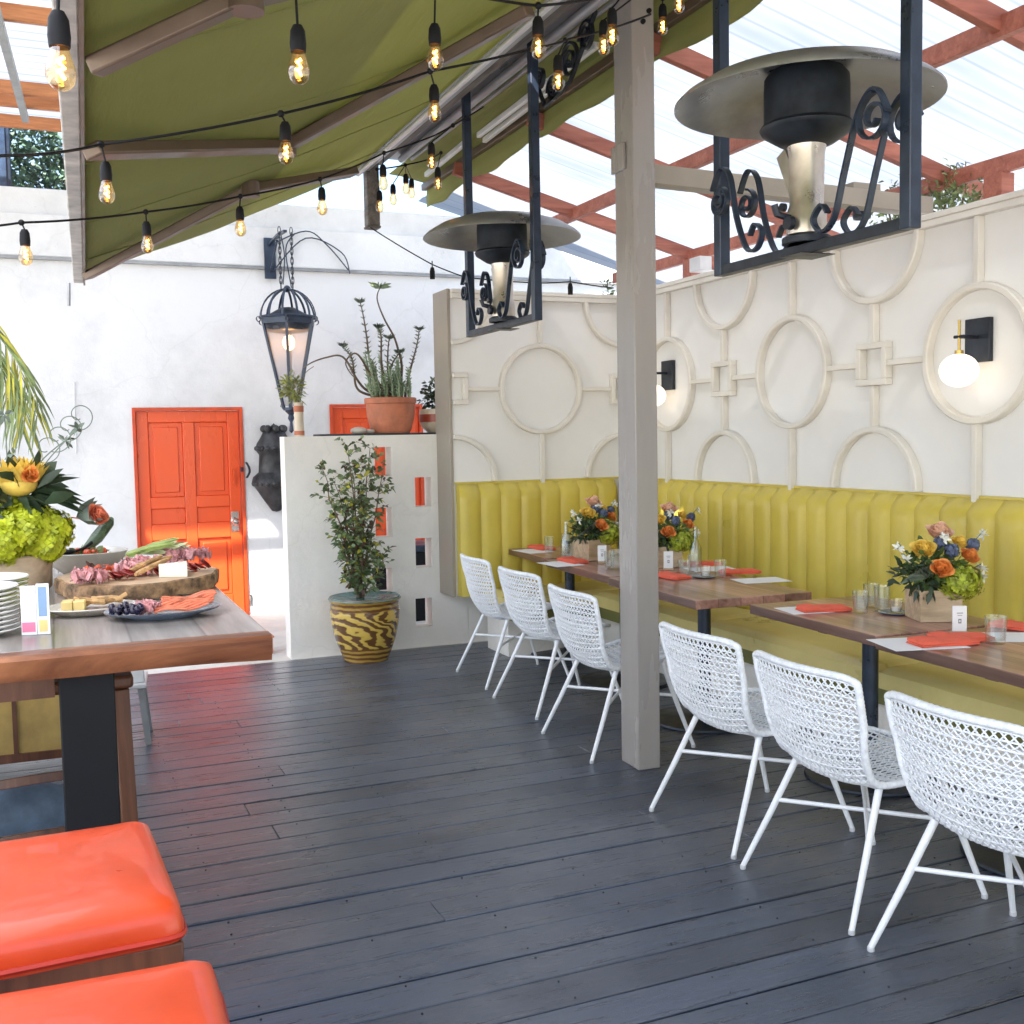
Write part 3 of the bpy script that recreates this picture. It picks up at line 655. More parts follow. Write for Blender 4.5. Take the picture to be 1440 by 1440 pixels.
# ------------------------------------------------------------------ awnings
def bar_x(y): return .017+.0334*y
def cas_x(y): return 2.07+.004*y
ZF, ZK = 2.655, 3.46
def fab(y, s):
    # s 0 at front bar, 1 at cassette
    x = bar_x(y)+(cas_x(y)-bar_x(y))*s; z = ZF+(ZK-ZF)*s
    sag = -.035*math.sin(PI*s)*(1+.3*math.sin(y*1.4))
    wr_ = .006*math.sin(14*s+y*3+2*math.sin(y*1.7))*(1-s)+.004*noise.noise((x*4, y*1.2, 0))
    return Vector((x, y, z+sag+wr_))
aw = thing('awning', 'large olive canvas folding arm awning slanting over the bar table', 'awning', (2.1, 3, 3.5))
o_ = Vector((2.1, 3, 3.5))
mb = MB(); NY, NS = 90, 30; Y0, Y1 = -1.2, 7.6; vs = []; fs = []
for i in range(NY+1):
    for j in range(NS+1): vs.append(fab(Y0+(Y1-Y0)*i/NY, j/NS)-o_)
for i in range(NY):
    for j in range(NS): a = i*(NS+1)+j; fs.append((a, a+1, a+NS+2, a+NS+1))
mb.add(vs, fs); fo = mb.build('fabric', 'canvas', aw, angle=80)
sm = fo.modifiers.new('thick', 'SOLIDIFY'); sm.thickness = .003
# sewn seams
for ysm in (-.2, 1.0, 2.2, 3.4, 4.6, 5.8, 7.0):
    pts = [fab(ysm, j/40)-o_-Vector((0, 0, .006)) for j in range(41)]
    mb = MB(); mb.strip(pts, .022, .004, (0, 1, 0)); mb.build('seam', 'canvas', aw)
mb = MB(); 
mb.beam(Vector((bar_x(Y0)-.02, Y0, ZF))-o_, Vector((bar_x(Y1)-.02, Y1+.03, ZF))-o_, .06, .085); mb.build('front_bar', pbr('off_white_bar', (.50, .47, .43), .45, var=.35, vs=7), aw, bevel=.006)
mb = MB(); mb.beam(Vector((bar_x(Y0)+.015, Y0, ZF-.02))-o_, Vector((bar_x(Y1)+.015, Y1+.03, ZF-.02))-o_, .012, .07); mb.build('bar_channel', 'arm_brown', aw)
mb = MB(); mb.beam(Vector((2.1, Y0, ZK+.05))-o_, Vector((2.13, Y1+.02, ZK+.05))-o_, .10, .12); mb.build('cassette', 'beam_grey', aw, bevel=.01)
mb = MB(); mb.tube([Vector((2.05, Y0, ZK-.045))-o_, Vector((2.09, Y1-.1, ZK-.045))-o_], .016, 10); mb.build('torsion_rod', 'alu', aw)
def arm(p0, p1, p2):
    mb = MB()
    for a, b_, w_ in ((p0, p1, .075), (p1, p2, .085)): mb.beam(Vector(a)-o_, Vector(b_)-o_, w_, .05, Vector((.4, 0, -1)))
    ob = mb.build('folding_arm', 'arm_brown', aw, bevel=.008)
    e = MB(); e.lathe([(.001, -.04), (.05, -.04), (.05, .04), (.001, .04)], 16, Vector(p1)-o_); e.build('elbow', 'arm_brown', ob)
def under(y, s, d=.075): return fab(y, s)-Vector((0, 0, d))
def und_at(px, py, d=.075):
    # where the sight line meets the plane of the arms
    a = under(2, 0, d); b_ = under(6, 0, d); c = under(4, 1, d); nn = (b_-a).cross(c-a)
    dr = at(px, py, D=1)-EYE; t = (a-EYE).dot(nn)/dr.dot(nn); return EYE+dr*t
arm(und_at(128, 212), und_at(402, 206), und_at(745, 14))
arm(und_at(130, 95), und_at(345, -5), under(3.2, .93))
arm(und_at(122, 388), und_at(352, 266), und_at(497, 242))
# second awning to the right
aw2 = thing('awning', 'short olive awning strip with hanging valance right of the main beam', 'awning', (2.6, 3, 3.55)); o2 = Vector((2.6, 3, 3.55))
mb = MB(); vs = []; fs = []; Ya, Yb_ = -1.5, 8.1; n1 = 120
for i in range(n1+1):
    y = Ya+(Yb_-Ya)*i/n1; w_ = .012*math.sin(y*5)+.006*math.sin(y*13+1)
    hem = 3.345+.012*math.sin(y*7.2)+.01*noise.noise((y*1.3, 0, 0))
    for x, z in ((2.50, 3.585), (2.60, 3.575), (2.70, 3.555), (2.80, 3.535), (2.803+w_*.5, 3.49), (2.80+w_, 3.42), (2.80+w_*1.6, hem)): vs.append(Vector((x, y, z))-o2)
for i in range(n1):
    for j in range(6): a = i*7+j; fs.append((a, a+1, a+8, a+7))
mb.add(vs, fs); ob = mb.build('fabric', 'canvas', aw2, angle=80); sm = ob.modifiers.new('thick', 'SOLIDIFY'); sm.thickness = .003
mb = MB(); mb.beam(Vector((2.775, Ya, 3.50))-o2, Vector((2.775, Yb_, 3.50))-o2, .04, .05); mb.build('front_bar', 'arm_brown', aw2, bevel=.005)
for (x0, x1, ya, yb) in ((2.60, 2.64, 4.9, 6.6), (2.68, 2.72, 5.6, 6.7), (2.62, 2.66, 6.8, 7.7), (2.62, 2.66, 1.2, 3.0)):
    mb = MB(); mb.beam(Vector((x0, ya, 3.50))-o2, Vector((x1, yb, 3.50))-o2, .03, .035); mb.build('folding_arm', 'alu', aw2, bevel=.006)
mb = MB(); mb.box(-.06, .1, -1.0, .6, -.075, -.03); mb.build('arm_cover', 'arm_brown', aw2, bevel=.01)

# ------------------------------------------------------------------ right roof
def rz_(x): return 2.955+.262*(4.6-x)
rf = thing('pergola_roof', 'sloping corrugated plastic roof on red timber rafters beside the right wall', 'roof', (4.6, 4, 2.915)); o3 = Vector((4.6, 4, 2.915))
mb = MB(); vs = []; fs = []; NYr = 700
ya, yb = -3.0, 8.4
for i in range(NYr+1):
    y = ya+(yb-ya)*i/NYr; dz = .003*math.sin(2*PI*y/.15)
    for x in (2.825, 5.6): vs.append(Vector((x, y, rz_(x)+.045+dz))-o3)
for i in range(NYr): a = i*2; fs.append((a, a+1, a+3, a+2))
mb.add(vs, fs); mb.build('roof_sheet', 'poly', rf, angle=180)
for y in (7.22, 5.95, 4.62, 3.36, 2.1, .84, -.4, -1.7):
    mb = MB(); mb.beam(Vector((2.7, y, rz_(2.7)-.01))-o3, Vector((5.3, y, rz_(5.3)-.01))-o3, .045, .09); mb.build('rafter', 'rafter', rf, bevel=.003)
for x in (4.6, 3.62):
    mb = MB(); mb.beam(Vector((x, ya, rz_(x)-.03))-o3, Vector((x, yb, rz_(x)-.03))-o3, .045, .085); mb.build('purlin', 'rafter', rf, bevel=.003)
for y in (7.2, 4.28, 1.4):
    mb = MB(); mb.box(4.57, 4.66, y-.06, y+.06, 2.0, rz_(4.6)-.07); 
    mb.v = [tuple(Vector(v)-o3) for v in mb.v]; mb.build('post', 'rafter', rf, bevel=.004)

# left roof : flat frame with rafters and plastic sheets, with a gap added for the sun
SUN = Vector((.52, .48, -.705)).normalized()
lr = thing('pergola_roof', 'flat plastic sheet roof on orange timbers at the upper left', 'roof', (-1, 5, 4.3)); o4 = Vector((-1, 5, 4.3))
ZR = 4.3
# added opening, shaped so that a patch of sun reaches the orange door
def back(p, z): t = (z-p[2])/SUN.z; return Vector(p)+SUN*t
hs = [back(p, ZR) for p in ((1.36, 10, -.0), (1.86, 10, -.0), (1.86, 10, .84), (1.42, 10, .80))]
hx0, hx1 = min(h.x for h in hs), max(h.x for h in hs); hy0, hy1 = min(h.y for h in hs), max(h.y for h in hs)
def sheet(mb, x0, x1, y0, y1):
    n = max(2, int((y1-y0)/.02)); vs = []; fs = []
    for i in range(n+1):
        y = y0+(y1-y0)*i/n; dz = .003*math.sin(2*PI*y/.15)
        for x in (x0, x1): vs.append(Vector((x, y, ZR+dz))-o4)
    for i in range(n): a = i*2; fs.append((a, a+1, a+3, a+2))
    mb.add(vs, fs)
mb = MB(); sheet(mb, -5.5, .35, -2.3, 6.9)
mb.build('roof_sheet', 'poly2', lr, angle=180)
mb = MB(); sheet(mb, -5.5, .35, 6.9, hy0); sheet(mb, -5.5, hx0, hy0, hy1); sheet(mb, hx1, .35, hy0, hy1); sheet(mb, -5.5, .35, hy1, 10.02); sheet(mb, .35, 4.2, 7.3, 10.02)  # last sheet is an unseen cover, added to keep direct sun off the back wall
mb.build('rear_roof_and_sun_cover', 'poly3', lr, angle=180)
for y in (10.02, 9.42, 9.1, 7.55, 6.2, 4.8, 3.4, 2.0, .6, -.8):
    mb = MB(); x1 = .35; mb.beam(Vector((-5.5, y, ZR-.06))-o4, Vector((x1, y, ZR-.06))-o4, .05, .10); mb.build('rafter', 'rafter_light', lr, bevel=.003)
for xx in (-.05,):
    a = at(0, 20, Z=ZR-.14); b_ = at(36, 168, Z=ZR-.14)
    mb = MB(); mb.beam(Vector((a.x-.05, a.y-.6, ZR-.14))-o4, Vector((b_.x, b_.y, ZR-.14))-o4, .05, .05); mb.build('purlin', 'grey_plastic', lr)

# hedge and window above the back wall
def leaf_cloud(mb, cen, rad, n, L, w, dens=None, droop=.2, rg=random):
    for _ in range(n):
        while True:
            u = Vector((rg.uniform(-1, 1), rg.uniform(-1, 1), rg.uniform(-1, 1)))
            if u.length <= 1: break
        u = u*(.55+.45*rg.random()) if u.length > .3 else u
        p = Vector(cen)+Vector((u.x*rad[0], u.y*rad[1], u.z*rad[2]))
        d = (u+Vector((rg.uniform(-.6, .6), rg.uniform(-.6, .6), rg.uniform(-.4, .8)))).normalized()
        mb.leaf(p, d, L*rg.uniform(.6, 1.2), w*rg.uniform(.7, 1.2), droop)
hd = thing('hedge', 'grey green hedge showing above the back wall at the upper left', 'hedge', (0, 10.8, 3.5))
mb = MB()
for k in range(14): 
    cx = -2.3+k*.26; leaf_cloud(mb, (cx, random.uniform(-.1, .25), .55+random.uniform(-.15, .15)), (.32, .35, .62+random.uniform(-.1, .15)), 900, .07, .042)
mb.build('foliage', 'hedge', hd)
mb = MB(); 
for k in range(7): mb.tube([(-2.2+k*.5, .15, -3.5), (-2.2+k*.5, .1, .8)], .03, 6)
mb.build('trunk', 'stem', hd)
wp = at(4, 220, Y=10.35)
wd = thing('window', 'dark blue window edge beside the hedge at far upper left', 'window', (wp.x, 10.35, wp.z))
MB().box(-.5, .06, 0, .06, -.35, .30).build('window_frame', 'iron_blue', wd, bevel=.01)
MB().box(-.46, .02, -.012, -.001, -.31, .26).build('pane', 'window_dark', wd)

# ------------------------------------------------------------------ woven chairs
def shell(u, v):
    """u -1..1 across, v 0 (front lip) .. 1 (top of back); chair faces +X"""
    prof = [(.29, .445), (.20, .458), (.08, .436), (-.05, .408), (-.165, .410), (-.228, .485), (-.258, .57), (-.276, .65), (-.290, .725), (-.302, .80)]
    wid = [.165, .222, .238, .232, .228, .238, .250, .258, .264, .264]
    t = v*(len(prof)-1); i = min(int(t), len(prof)-2); f = t-i
    def cr(a, b, c, d, f): return .5*((2*b)+(c-a)*f+(2*a-5*b+4*c-d)*f*f+(3*b-a-3*c+d)*f**3)
    def g_(L, k): 
        q = [L[max(0, i-1)], L[i], L[i+1], L[min(len(L)-1, i+2)]]
        if k is not None: q = [z[k] for z in q]
        return cr(*q, f)
    x, z, w = g_(prof, 0), g_(prof, 1), g_(wid, None)
    au = abs(u)
    jn = math.exp(-((v-.50)/.20)**2)
    z += .022*jn*au**2.2 + .018*au**2*(1-v)
    x += .02*jn*au**2.4 + .050*au**2*min(1, max(0, (v-.45)/.3))
    # rounded upper corners / rounded front lip
    z -= .016*au**9*max(0, (v-.8)/.2)
    x -= .045*au**3*max(0, (.25-v)/.25)
    return Vector((x, u*w, z))
chair0 = None
def make_chair():
    t = thing('woven_chair', 'chair', 'chair')
    mb = MB(); nr = 30
    for k in range(1, nr):
        v = k/nr
        mb.tube([shell(-1+2*i/14, v) for i in range(15)], .0036, 5, cap=False)
    nd = 10
    for s in (-1, 1):
        for k in range(-nd*2, nd*2+1):
            pts = []
            for i in range(0, 27):
                v = i/26; u = s*(-1+2*(k/nd*.5+v*1.5)-1.0)
                wob = .0045*math.sin(v*nr*PI)
                if -1 <= u <= 1:
                    p = shell(u, v); pts.append(p+Vector((wob*.6, 0, wob)))
            if len(pts) > 2: mb.tube(pts, .0031, 4, cap=False)
    mb.build('woven_seat', 'white_cord', t, angle=180)
    # wrapped rim
    rim = [shell(-1, i/30) for i in range(31)]+[shell(-1+2*i/16, 1) for i in range(1, 17)]+[shell(1, 1-i/30) for i in range(1, 31)]+[shell(1-2*i/12, 0) for i in range(1, 12)]
    pts = []; rr = []
    n = len(rim)
    for i in range(n):
        a = rim[i]; b_ = rim[(i+1) % n]
        for q in range(3): pts.append(a.lerp(b_, q/3)); rr.append(.0122+(.0008 if (i*3+q) % 2 else -.0004))
    MB().tube(pts, rr, 8, closed=True).build('rim', 'white_cord', t, angle=180)
    # cross seat seam
    # legs
    spec = [((-.11, .205, .42), (-.292, .288, 0)), ((-.11, -.205, .42), (-.292, -.288, 0)), ((.15, .20, .43), (.285, .268, 0)), ((.15, -.20, .43), (.285, -.268, 0))]
    for a, b_ in spec:
        a, b_ = Vector(a), Vector(b_); m_ = MB(); m_.tube([a, a.lerp(b_, .5), b_+Vector((0, 0, .012))], [.0125, .0118, .0095], 12)
        lg = m_.build('leg', 'white_metal', t); 
        f_ = MB(); f_.lathe([(.010, .0), (.011, .002), (.011, .014), (.009, .016)], 10, (b_.x, b_.y, 0)); f_.build('foot_cap', 'white_plastic', lg)
    def on(k, z): a, b_ = Vector(spec[k][0]), Vector(spec[k][1]); return a.lerp(b_, (a.z-z)/a.z)
    m_ = MB(); m_.tube([on(0, .255), on(3, .265)], .008, 10); m_.tube([on(1, .255), on(2, .265)], .008, 10); m_.build('stretcher', 'white_metal', t)
    m_ = MB(); m_.tube([Vector((-.11, -.205, .418)), Vector((-.10, 0, .392)), Vector((-.11, .205, .418))], .008, 8); m_.build('seat_frame', 'white_metal', t); m_ = MB(); m_.tube([Vector((.16, -.2, .43)), Vector((.16, 0, .418)), Vector((.16, .2, .43))], .009, 8); m_.build('seat_frame', 'white_metal', t)
    return t
chair0 = make_chair()
CH = [(2.775, 6.51, 'white woven chair farthest back, against the booth corner by the block divider'),
      (2.735, 5.73, 'white woven chair second from the block divider, left of the post'),
      (2.650, 4.86, 'white woven chair just left of the post, partly hidden behind it'),
      (2.565, 3.59, 'white woven chair just right of the taupe post'),
      (2.545, 2.915, 'white woven chair in the middle of the three right of the post'),
      (2.53, 2.235, 'nearest large white woven chair cut by the right edge of the photo'),
      (2.50, 1.49, 'white woven chair mostly outside the lower right corner of the photo')]
for i, (x, y, lab) in enumerate(CH):
    c = chair0 if i == 0 else copy_tree(chair0)
    c.location = (x, y, 0); c.rotation_euler = (0, 0, R([-2, 2, -1, 1, 0, 1.5, -4][i])); tag(c, lab, 'chair', 'white woven chairs along the dining tables')

# ------------------------------------------------------------------ dining tables
def make_table(L, W=.68):
    t = thing('dining_table', 't', 'table')
    MB().box(0, W, -L, 0, .705, .75).build('tabletop', 'table_wood', t, bevel=.004)
    cx, cy = W/2, -L/2
    m_ = MB(); m_.lathe([(.036, .03), (.036, .69), (.05, .70), (.05, .704)], 20, (cx, cy, 0)); m_.box(cx-.26, cx+.26, cy-.03, cy+.03, .68, .7045); m_.build('column', 'iron_blue', t)
    m_ = MB(); m_.lathe([(.001, 0), (.285, 0), (.29, .004), (.286, .014), (.12, .024), (.06, .035), (.045, .05), (.001, .055)], 48, (cx, cy, 0)); m_.build('base_plate', 'iron', t)
    return t
TB = [(3.115, 7.36, .70, 'far dining table against the corner of the booth, nearest the divider'),
      (3.045, 6.56, 1.0, 'wooden dining table with flower box, left of the post'),
      (2.965, 5.53, 1.0, 'wooden dining table extending right of the post, empty front corner'),
      (3.075, 4.31, .915, 'wooden dining table holding the large flower box at the right'),
      (2.995, 3.36, 1.05, 'nearest wooden dining table cut by the right edge')]
tabs = []
for x, y, L, lab in TB:
    t = make_table(L); t.location = (x, y, 0); t.rotation_euler = (0, 0, R(-3)); t['label'] = lab; t['group'] = 'dining tables along the booth'; tabs.append(t)

def napkin(px, py, rz, lab, paper=True, sc=1.0, dz=0):
    p = at(px, py, Z=.752); t = thing('napkin', lab, 'napkin', (p.x, p.y, .752+dz), rz, 'coral napkins on the dining tables')
    m_ = MB(); rg = random.Random(int(px))
    for k, (w, l, z) in enumerate(((.115, .23, 0), (.112, .226, .007), (.108, .222, .014))):
        n = 12; vs = []; fs = []
        for i in range(n+1):
            for j in range(7):
                u, v = i/n-.5, j/6-.5
                e = min(1, (0.5-abs(u))*8, (0.5-abs(v))*6)
                zz = z+.001+.007*math.sqrt(max(0, e))+.003*noise.noise((u*5+k, v*4, px))+(.006 if k == 2 and u > .2 else 0)
                vs.append(((v*w+.006*math.sin(u*7+k))*sc, u*l*sc, zz))
        for i in range(n):
            for j in range(6): a = i*7+j; fs.append((a, a+1, a+8, a+7))
        m_.add(vs, fs); 
        edge = [i*7 for i in range(n+1)]+[n*7+j for j in range(1, 7)]+[i*7+6 for i in range(n-1, -1, -1)]+[j for j in range(5, 0, -1)]
        b0 = len(m_.v)-len(vs); low = [(vs[e][0], vs[e][1], max(z-.004, .0005)) for e in edge]; o = len(m_.v)
        m_.v += low
        for q in range(len(edge)): m_.f.append((b0+edge[q], o+q, o+(q+1) % len(edge), b0+edge[(q+1) % len(edge)]))
    m_.build('folded_cloth', 'napkin', t); return t
def sheet_paper(px, py, rz, lab, w=.2, l=.28):
    p = at(px, py, Z=.751); m_ = MB().box(-w/2, w/2, -l/2, l/2, 0, .0012); o = m_.build('menu_sheet', 'paper'); o.location = (p.x, p.y, .7508); o.rotation_euler = (0, 0, rz)
    tag(o, lab, 'menu', 'white menu sheets on the dining tables')
# napkins by photo position
napkin(762, 772, R(5), 'coral napkin on the farthest dining table')
napkin(806, 790, R(4), 'coral napkin left of the post in front of the flower box')
napkin(944, 812, R(10), 'small end of coral napkin showing just right of the post')
napkin(1040, 806, R(80), 'coral napkin at the far side right of the wine glasses')
napkin(988, 795, R(85), 'coral napkin behind the glasses right of the post')
napkin(1158, 858, R(75), 'coral napkin on the left of the table with the large flower box')
n_ = napkin(1325, 905, R(78), 'coral napkin in front of the white card on the nearest table', sc=1.05)
napkin(1350, 899, R(70), 'second folded layer of coral napkin by the tumbler on the nearest table', dz=.0)
napkin(1437, 884, R(20), 'coral napkin at the right edge behind the tumbler')
sheet_paper(750, 775, R(5), 'white menu sheet on the farthest table')
sheet_paper(788, 793, R(3), 'white menu sheet left of the post')
sheet_paper(1070, 816, R(80), 'white menu sheet at the right end of the middle table')
sheet_paper(1000, 800, R(80), 'white menu sheet behind the glasses right of the post')
sheet_paper(1130, 858, R(80), 'white menu sheet under the napkin of the flower box table', .2, .2)
sheet_paper(1290, 905, R(75), 'white menu sheet at the corner of the nearest table', .24, .3)
sheet_paper(1425, 896, R(60), 'white menu sheet at the right edge of the nearest table')

def tumbler(px, py, lab, h=.10, r=.037, zt=.751, D=None):
    p = at(px, py, Z=zt); m_ = MB()
    m_.lathe([(.001, 0), (r*.8, 0), (r*.84, .004), (r, h), (r-.002, h+.001), (r*.82-.001, .016), (.001, .014)], 24)
    o = m_.build('tumbler', 'water'); o.location = (p.x, p.y, zt); tag(o, lab, 'glass', 'glasses on the dining tables')
tumbler(1210, 862, 'short glass left of the flower box, front of the pair'); tumbler(1240, 859, 'short glass left of the flower box, back of the pair', .115)
tumbler(1225, 854, 'short glass behind the pair left of the flower box', .11)
tumbler(1400, 905, 'short glass on the nearest table right of the white card', .105, .042)
tumbler(1013, 812, 'glass standing alone on the middle table right of the post', .10, .036)
tumbler(962, 812, 'glass nearest the post on the middle table', .10, .036); tumbler(975, 806, 'glass behind the one nearest the post', .11, .034)
tumbler(866, 800, 'glass at the left edge of the post', .12, .035)
tumbler(857, 800, 'glass beside the white card left of the post', .11, .033); tumbler(796, 781, 'glass left of the flower box on the table left of the post', .15, .03)
tumbler(772, 776, 'glass on the farthest table beside the napkin', .11, .034); tumbler(800, 785, 'glass directly in front of the far flower box', .12, .034)
def carafe(px, py, lab):
    p = at(px, py, Z=.751); o = MB().lathe([(.001, 0), (.036, 0), (.04, .01), (.04, .12), (.016, .18), (.015, .25), (.018, .252), (.013, .25), (.013, .18), (.037, .12), (.037, .012), (.001, .01)], 24).build('water_carafe', 'water')
    o.location = p; tag(o, lab, 'carafe', 'glass carafes on the dining tables')
carafe(978, 798, 'clear narrow necked carafe behind the glasses right of the post'); carafe(797, 786, 'clear narrow carafe left of the far flower box')
def votive(px, py, lab):
    p = at(px, py, Z=.751); t = thing('votive_tray', lab, 'candle holder', p)
    MB().lathe([(.001, 0), (.055, 0), (.07, .008), (.068, .01), (.05, .004), (.001, .004)], 28).build('saucer', 'blue_plate', t)
    MB().lathe([(.001, .005), (.026, .005), (.032, .065), (.03, .065), (.024, .012), (.001, .011)], 20, (.01, 0, 0)).build('cup', 'glass', t)
    MB().lathe([(.001, .012), (.02, .012), (.022, .03), (.001, .032)], 16, (.01, 0, 0)).build('candle', 'ceramic', t)
votive(1258, 863, 'small dark saucer with glass candle cup left of the flower box'); votive(990, 812, 'small saucer with candle cup among the glasses right of the post')
def card(px, py, rz, lab, zt=.751, s=1.0):
    p = at(px, py, Z=zt); t = thing('table_card', lab, 'card', p, rz, 'small white cards by the flower boxes')
    MB().box(-.028*s, .028*s, -.004, .004, .012, .115*s).build('card_face', 'paper', t, bevel=.001)
    MB().box(-.03*s, .03*s, -.018, .018, 0, .014).build('card_base', 'boxwood', t, bevel=.002)
    m_ = MB()
    for x0, x1, z0, z1 in ((-.006, .006, .045, .05), (-.006, .006, .058, .063), (-.006, -.003, .05, .058), (.003, .006, .05, .058), (-.012, .012, .085, .088), (-.009, .009, .076, .078)):
        m_.box(x0*s, x1*s, -.0052, -.0041, z0*s, z1*s)
    m_.build('printed_mark', 'print', t)
card(1349, 892, R(-25), 'white card in front of the large flower box'); card(847, 792, R(-25), 'white card left of the post by the far flower box'); card(940, 802, R(-25), 'white card half hidden right of the post')

def bloom(mb, c, r, d=Vector((0, -.5, .8)), petals=22, rg=random):
    d = d.normalized(); a = d.orthogonal().normalized(); b_ = d.cross(a)
    for i in range(petals):
        f = i/petals; th = i*2.4; rad = r*(.15+.85*f)
        base = Vector(c)+(a*math.cos(th)+b_*math.sin(th))*rad*.35
        out = (a*math.cos(th)+b_*math.sin(th)); ht = r*(1.05-.55*f)
        n = 4; vs = []; fs = []
        for u in range(n+1):
            for v in range(n+1):
                s, t = (u/n-.5)*2, v/n
                w = r*(.45+.35*f)*math.sin(PI*(.25+.6*t))
                curl = f*.5*t*t
                p = base+out*(rad*.45*t+rad*.5*curl*(1)) + d*(ht*t*(1-.35*curl)) + (out.cross(d))*s*w - out*(s*s)*w*.45
                vs.append(p)
        for u in range(n):
            for v in range(n): q = u*(n+1)+v; fs.append((q, q+1, q+n+2, q+n+1))
        mb.add(vs, fs)
def cluster(mb, c, r, n, s, sq=(1, 1, .8), rg=random):
    for _ in range(n):
        u = Vector((rg.gauss(0, 1), rg.gauss(0, 1), rg.gauss(0, 1))).normalized()
        bumpy = 1+.16*math.sin(u.x*7+u.y*5)*math.sin(u.z*6+1)
        k = rg.uniform(.78, 1.0)*bumpy
        p = Vector(c)+Vector((u.x*r*sq[0], u.y*r*sq[1], u.z*r*sq[2]))*k
        t = u.orthogonal().normalized(); b_ = u.cross(t); ph = rg.uniform(0, 6)
        for q in range(4):
            th = ph+q*PI/2; e = (t*math.cos(th)+b_*math.sin(th)); f = u.cross(e)
            mb.add([p, p+e*s*.55+f*s*.4+u*s*.12, p+e*s+u*s*.2, p+e*s*.55-f*s*.4+u*s*.12], [(0, 1, 2, 3)])
def flower_box(px, py, s, lab, seed, rz):
    rg = random.Random(seed); random.seed(seed)
    p = at(px, py, Z=.751); t = thing('flower_box', lab, 'flowers', p, rz, 'flower boxes on the dining tables')
    m_ = MB(); w = .09*s; h = .135*s; th = .009
    m_.box(-w, w, -w, -w+th, 0, h); m_.box(-w, w, w-th, w, 0, h); m_.box(-w, -w+th, -w+th, w-th, 0, h); m_.box(w-th, w, -w+th, w-th, 0, h); m_.box(-w+th, w-th, -w+th, w-th, .001, h*.85)
    m_.build('wooden_box', 'boxwood', t, bevel=.002)
    L_ = MB(); leaf_cloud(L_, (0, 0, h+.09*s), (.15*s, .15*s, .11*s), 300, .05*s, .026*s, rg=rg); L_.build('foliage', 'leaf', t)
    L_ = MB(); leaf_cloud(L_, (-.08*s, -.05*s, h+.05*s), (.12*s, .11*s, .07*s), 80, .06*s, .024*s, rg=rg); L_.build('dark_foliage', 'leaf_dark', t)
    L_ = MB(); cluster(L_, (.08*s, -.08*s, h+.035*s), .085*s, 420, .014*s, (1.1, .9, .9), rg); L_.ball((.08*s, -.08*s, h+.035*s), .062*s, 14, 10, (1.1, .9, .9)); L_.build('green_hydrangea', 'lime_dark', t)
    # pale veined leaves, lower left
    L_ = MB()
    for k in range(12): 
        a = R(200+k*6); L_.leaf((-.05*s, -.06*s, h+.05*s), (math.cos(a)*1.0, math.sin(a)*.8, .15+.09*k), .15*s, .022*s, .3)
    L_.build('silver_leaf', 'leaf_grey', t)
    for (x, y, z, r, mt) in ((-.02, -.12, .12, .046, 'rose_orange'), (.14, -.02, .155, .042, 'rose_orange'), (-.06, -.04, .19, .05, 'rose_yellow'), (.12, .03, .21, .036, 'rose_yellow'), (.03, .02, .25, .055, 'rose_peach')):
        B = MB(); bloom(B, (x*s, y*s, h+z*s-.03*s), r*s*1.22, Vector((x*2, y*3-.3, .6)), 20); B.build('rose', mt, t)
    B = MB()
    for x, y, z in ((-.16, -.02, .2), (-.14, -.05, .15), (.21, .0, .1), (.2, -.03, .07), (.02, -.06, .24), (.24, .05, .24)):
        for q in range(14):
            d = Vector((rg.gauss(0, 1), rg.gauss(0, 1), rg.gauss(.4, 1))); B.leaf((x*s, y*s, h+z*s-.02), d, .032*s, .014*s, 0)
    B.build('white_blossom', 'petal_white', t)
    B = MB(); 
    for x, y, z in ((.05, -.07, .17), (.02, -.02, .2), (.18, .02, .18)): cluster(B, (x*s, y*s, h+z*s), .028*s, 130, .012*s, (1, 1, 1), rg)
    B.build('blue_thistle', 'thistle', t)
    B = MB()
    for x, y, z in ((-.16, -.02, .2), (.21, 0, .1), (.24, .05, .24), (-.2, 0, .1), (.05, .05, .29)): B.tube([(0, 0, h), (x*s*.6, y*s*.6, h+z*s*.6), (x*s, y*s, h+z*s)], .0018, 5)
    B.build('stem', 'leaf', t)
flower_box(1312, 870, 1.0, 'large box of orange and yellow roses beside the nearest table', 11, R(-22))
flower_box(832, 786, 1.0, 'box of mixed yellow flowers just left of the post', 12, R(10))
flower_box(936, 796, .95, 'box of flowers half hidden behind the right side of the post', 13, R(-15))

# ------------------------------------------------------------------ bar table and stools
ZB_ = 1.05
bt = thing('bar_table', 'tall thick timber bar table laden with food at left', 'table', (0, 2.95, 0), R(-.5))
m_ = MB(); m_.box(-1.7, .545, .055, 2.13, .99, ZB_); m_.build('tabletop', 'bar_top', bt, bevel=.006)
m_ = MB(); n = 60; vs = []; fs = []
for i in range(n+1):
    x = -1.7+2.245*i/n; wv = .008*noise.noise((x*3, 0, 0)); lo = .98+.012*noise.noise((x*2.2, 4, 0))-(.012 if x > .35 else 0)*0
    vs += [(x, .054, ZB_), (x, .004+wv, ZB_-.002), (x, -.004+wv, ZB_-.014), (x, .002+wv, lo+.02), (x, .012+wv, lo), (x, .054, lo)]
for i in range(n):
    for k_ in range(6): a = i*6+k_; b_ = i*6+(k_+1) % 6; fs.append((a, b_, b_+6, a+6))
fs += [tuple(range(6))[::-1], tuple(range(n*6, n*6+6))]
m_.add(vs, fs); m_.build('live_edge', 'bar_edge', bt)
MB().box(-1.6, -.003, .12, .20, .91, .989).build('apron', 'stool_wood', bt)
for (x, y) in ((.075, .05), (.075, 1.85), (-1.3, .05)):
    MB().box(x-.068, x+.068, y-.0+.005, y+.14, .0, .985).build('leg', 'black', bt, bevel=.004)

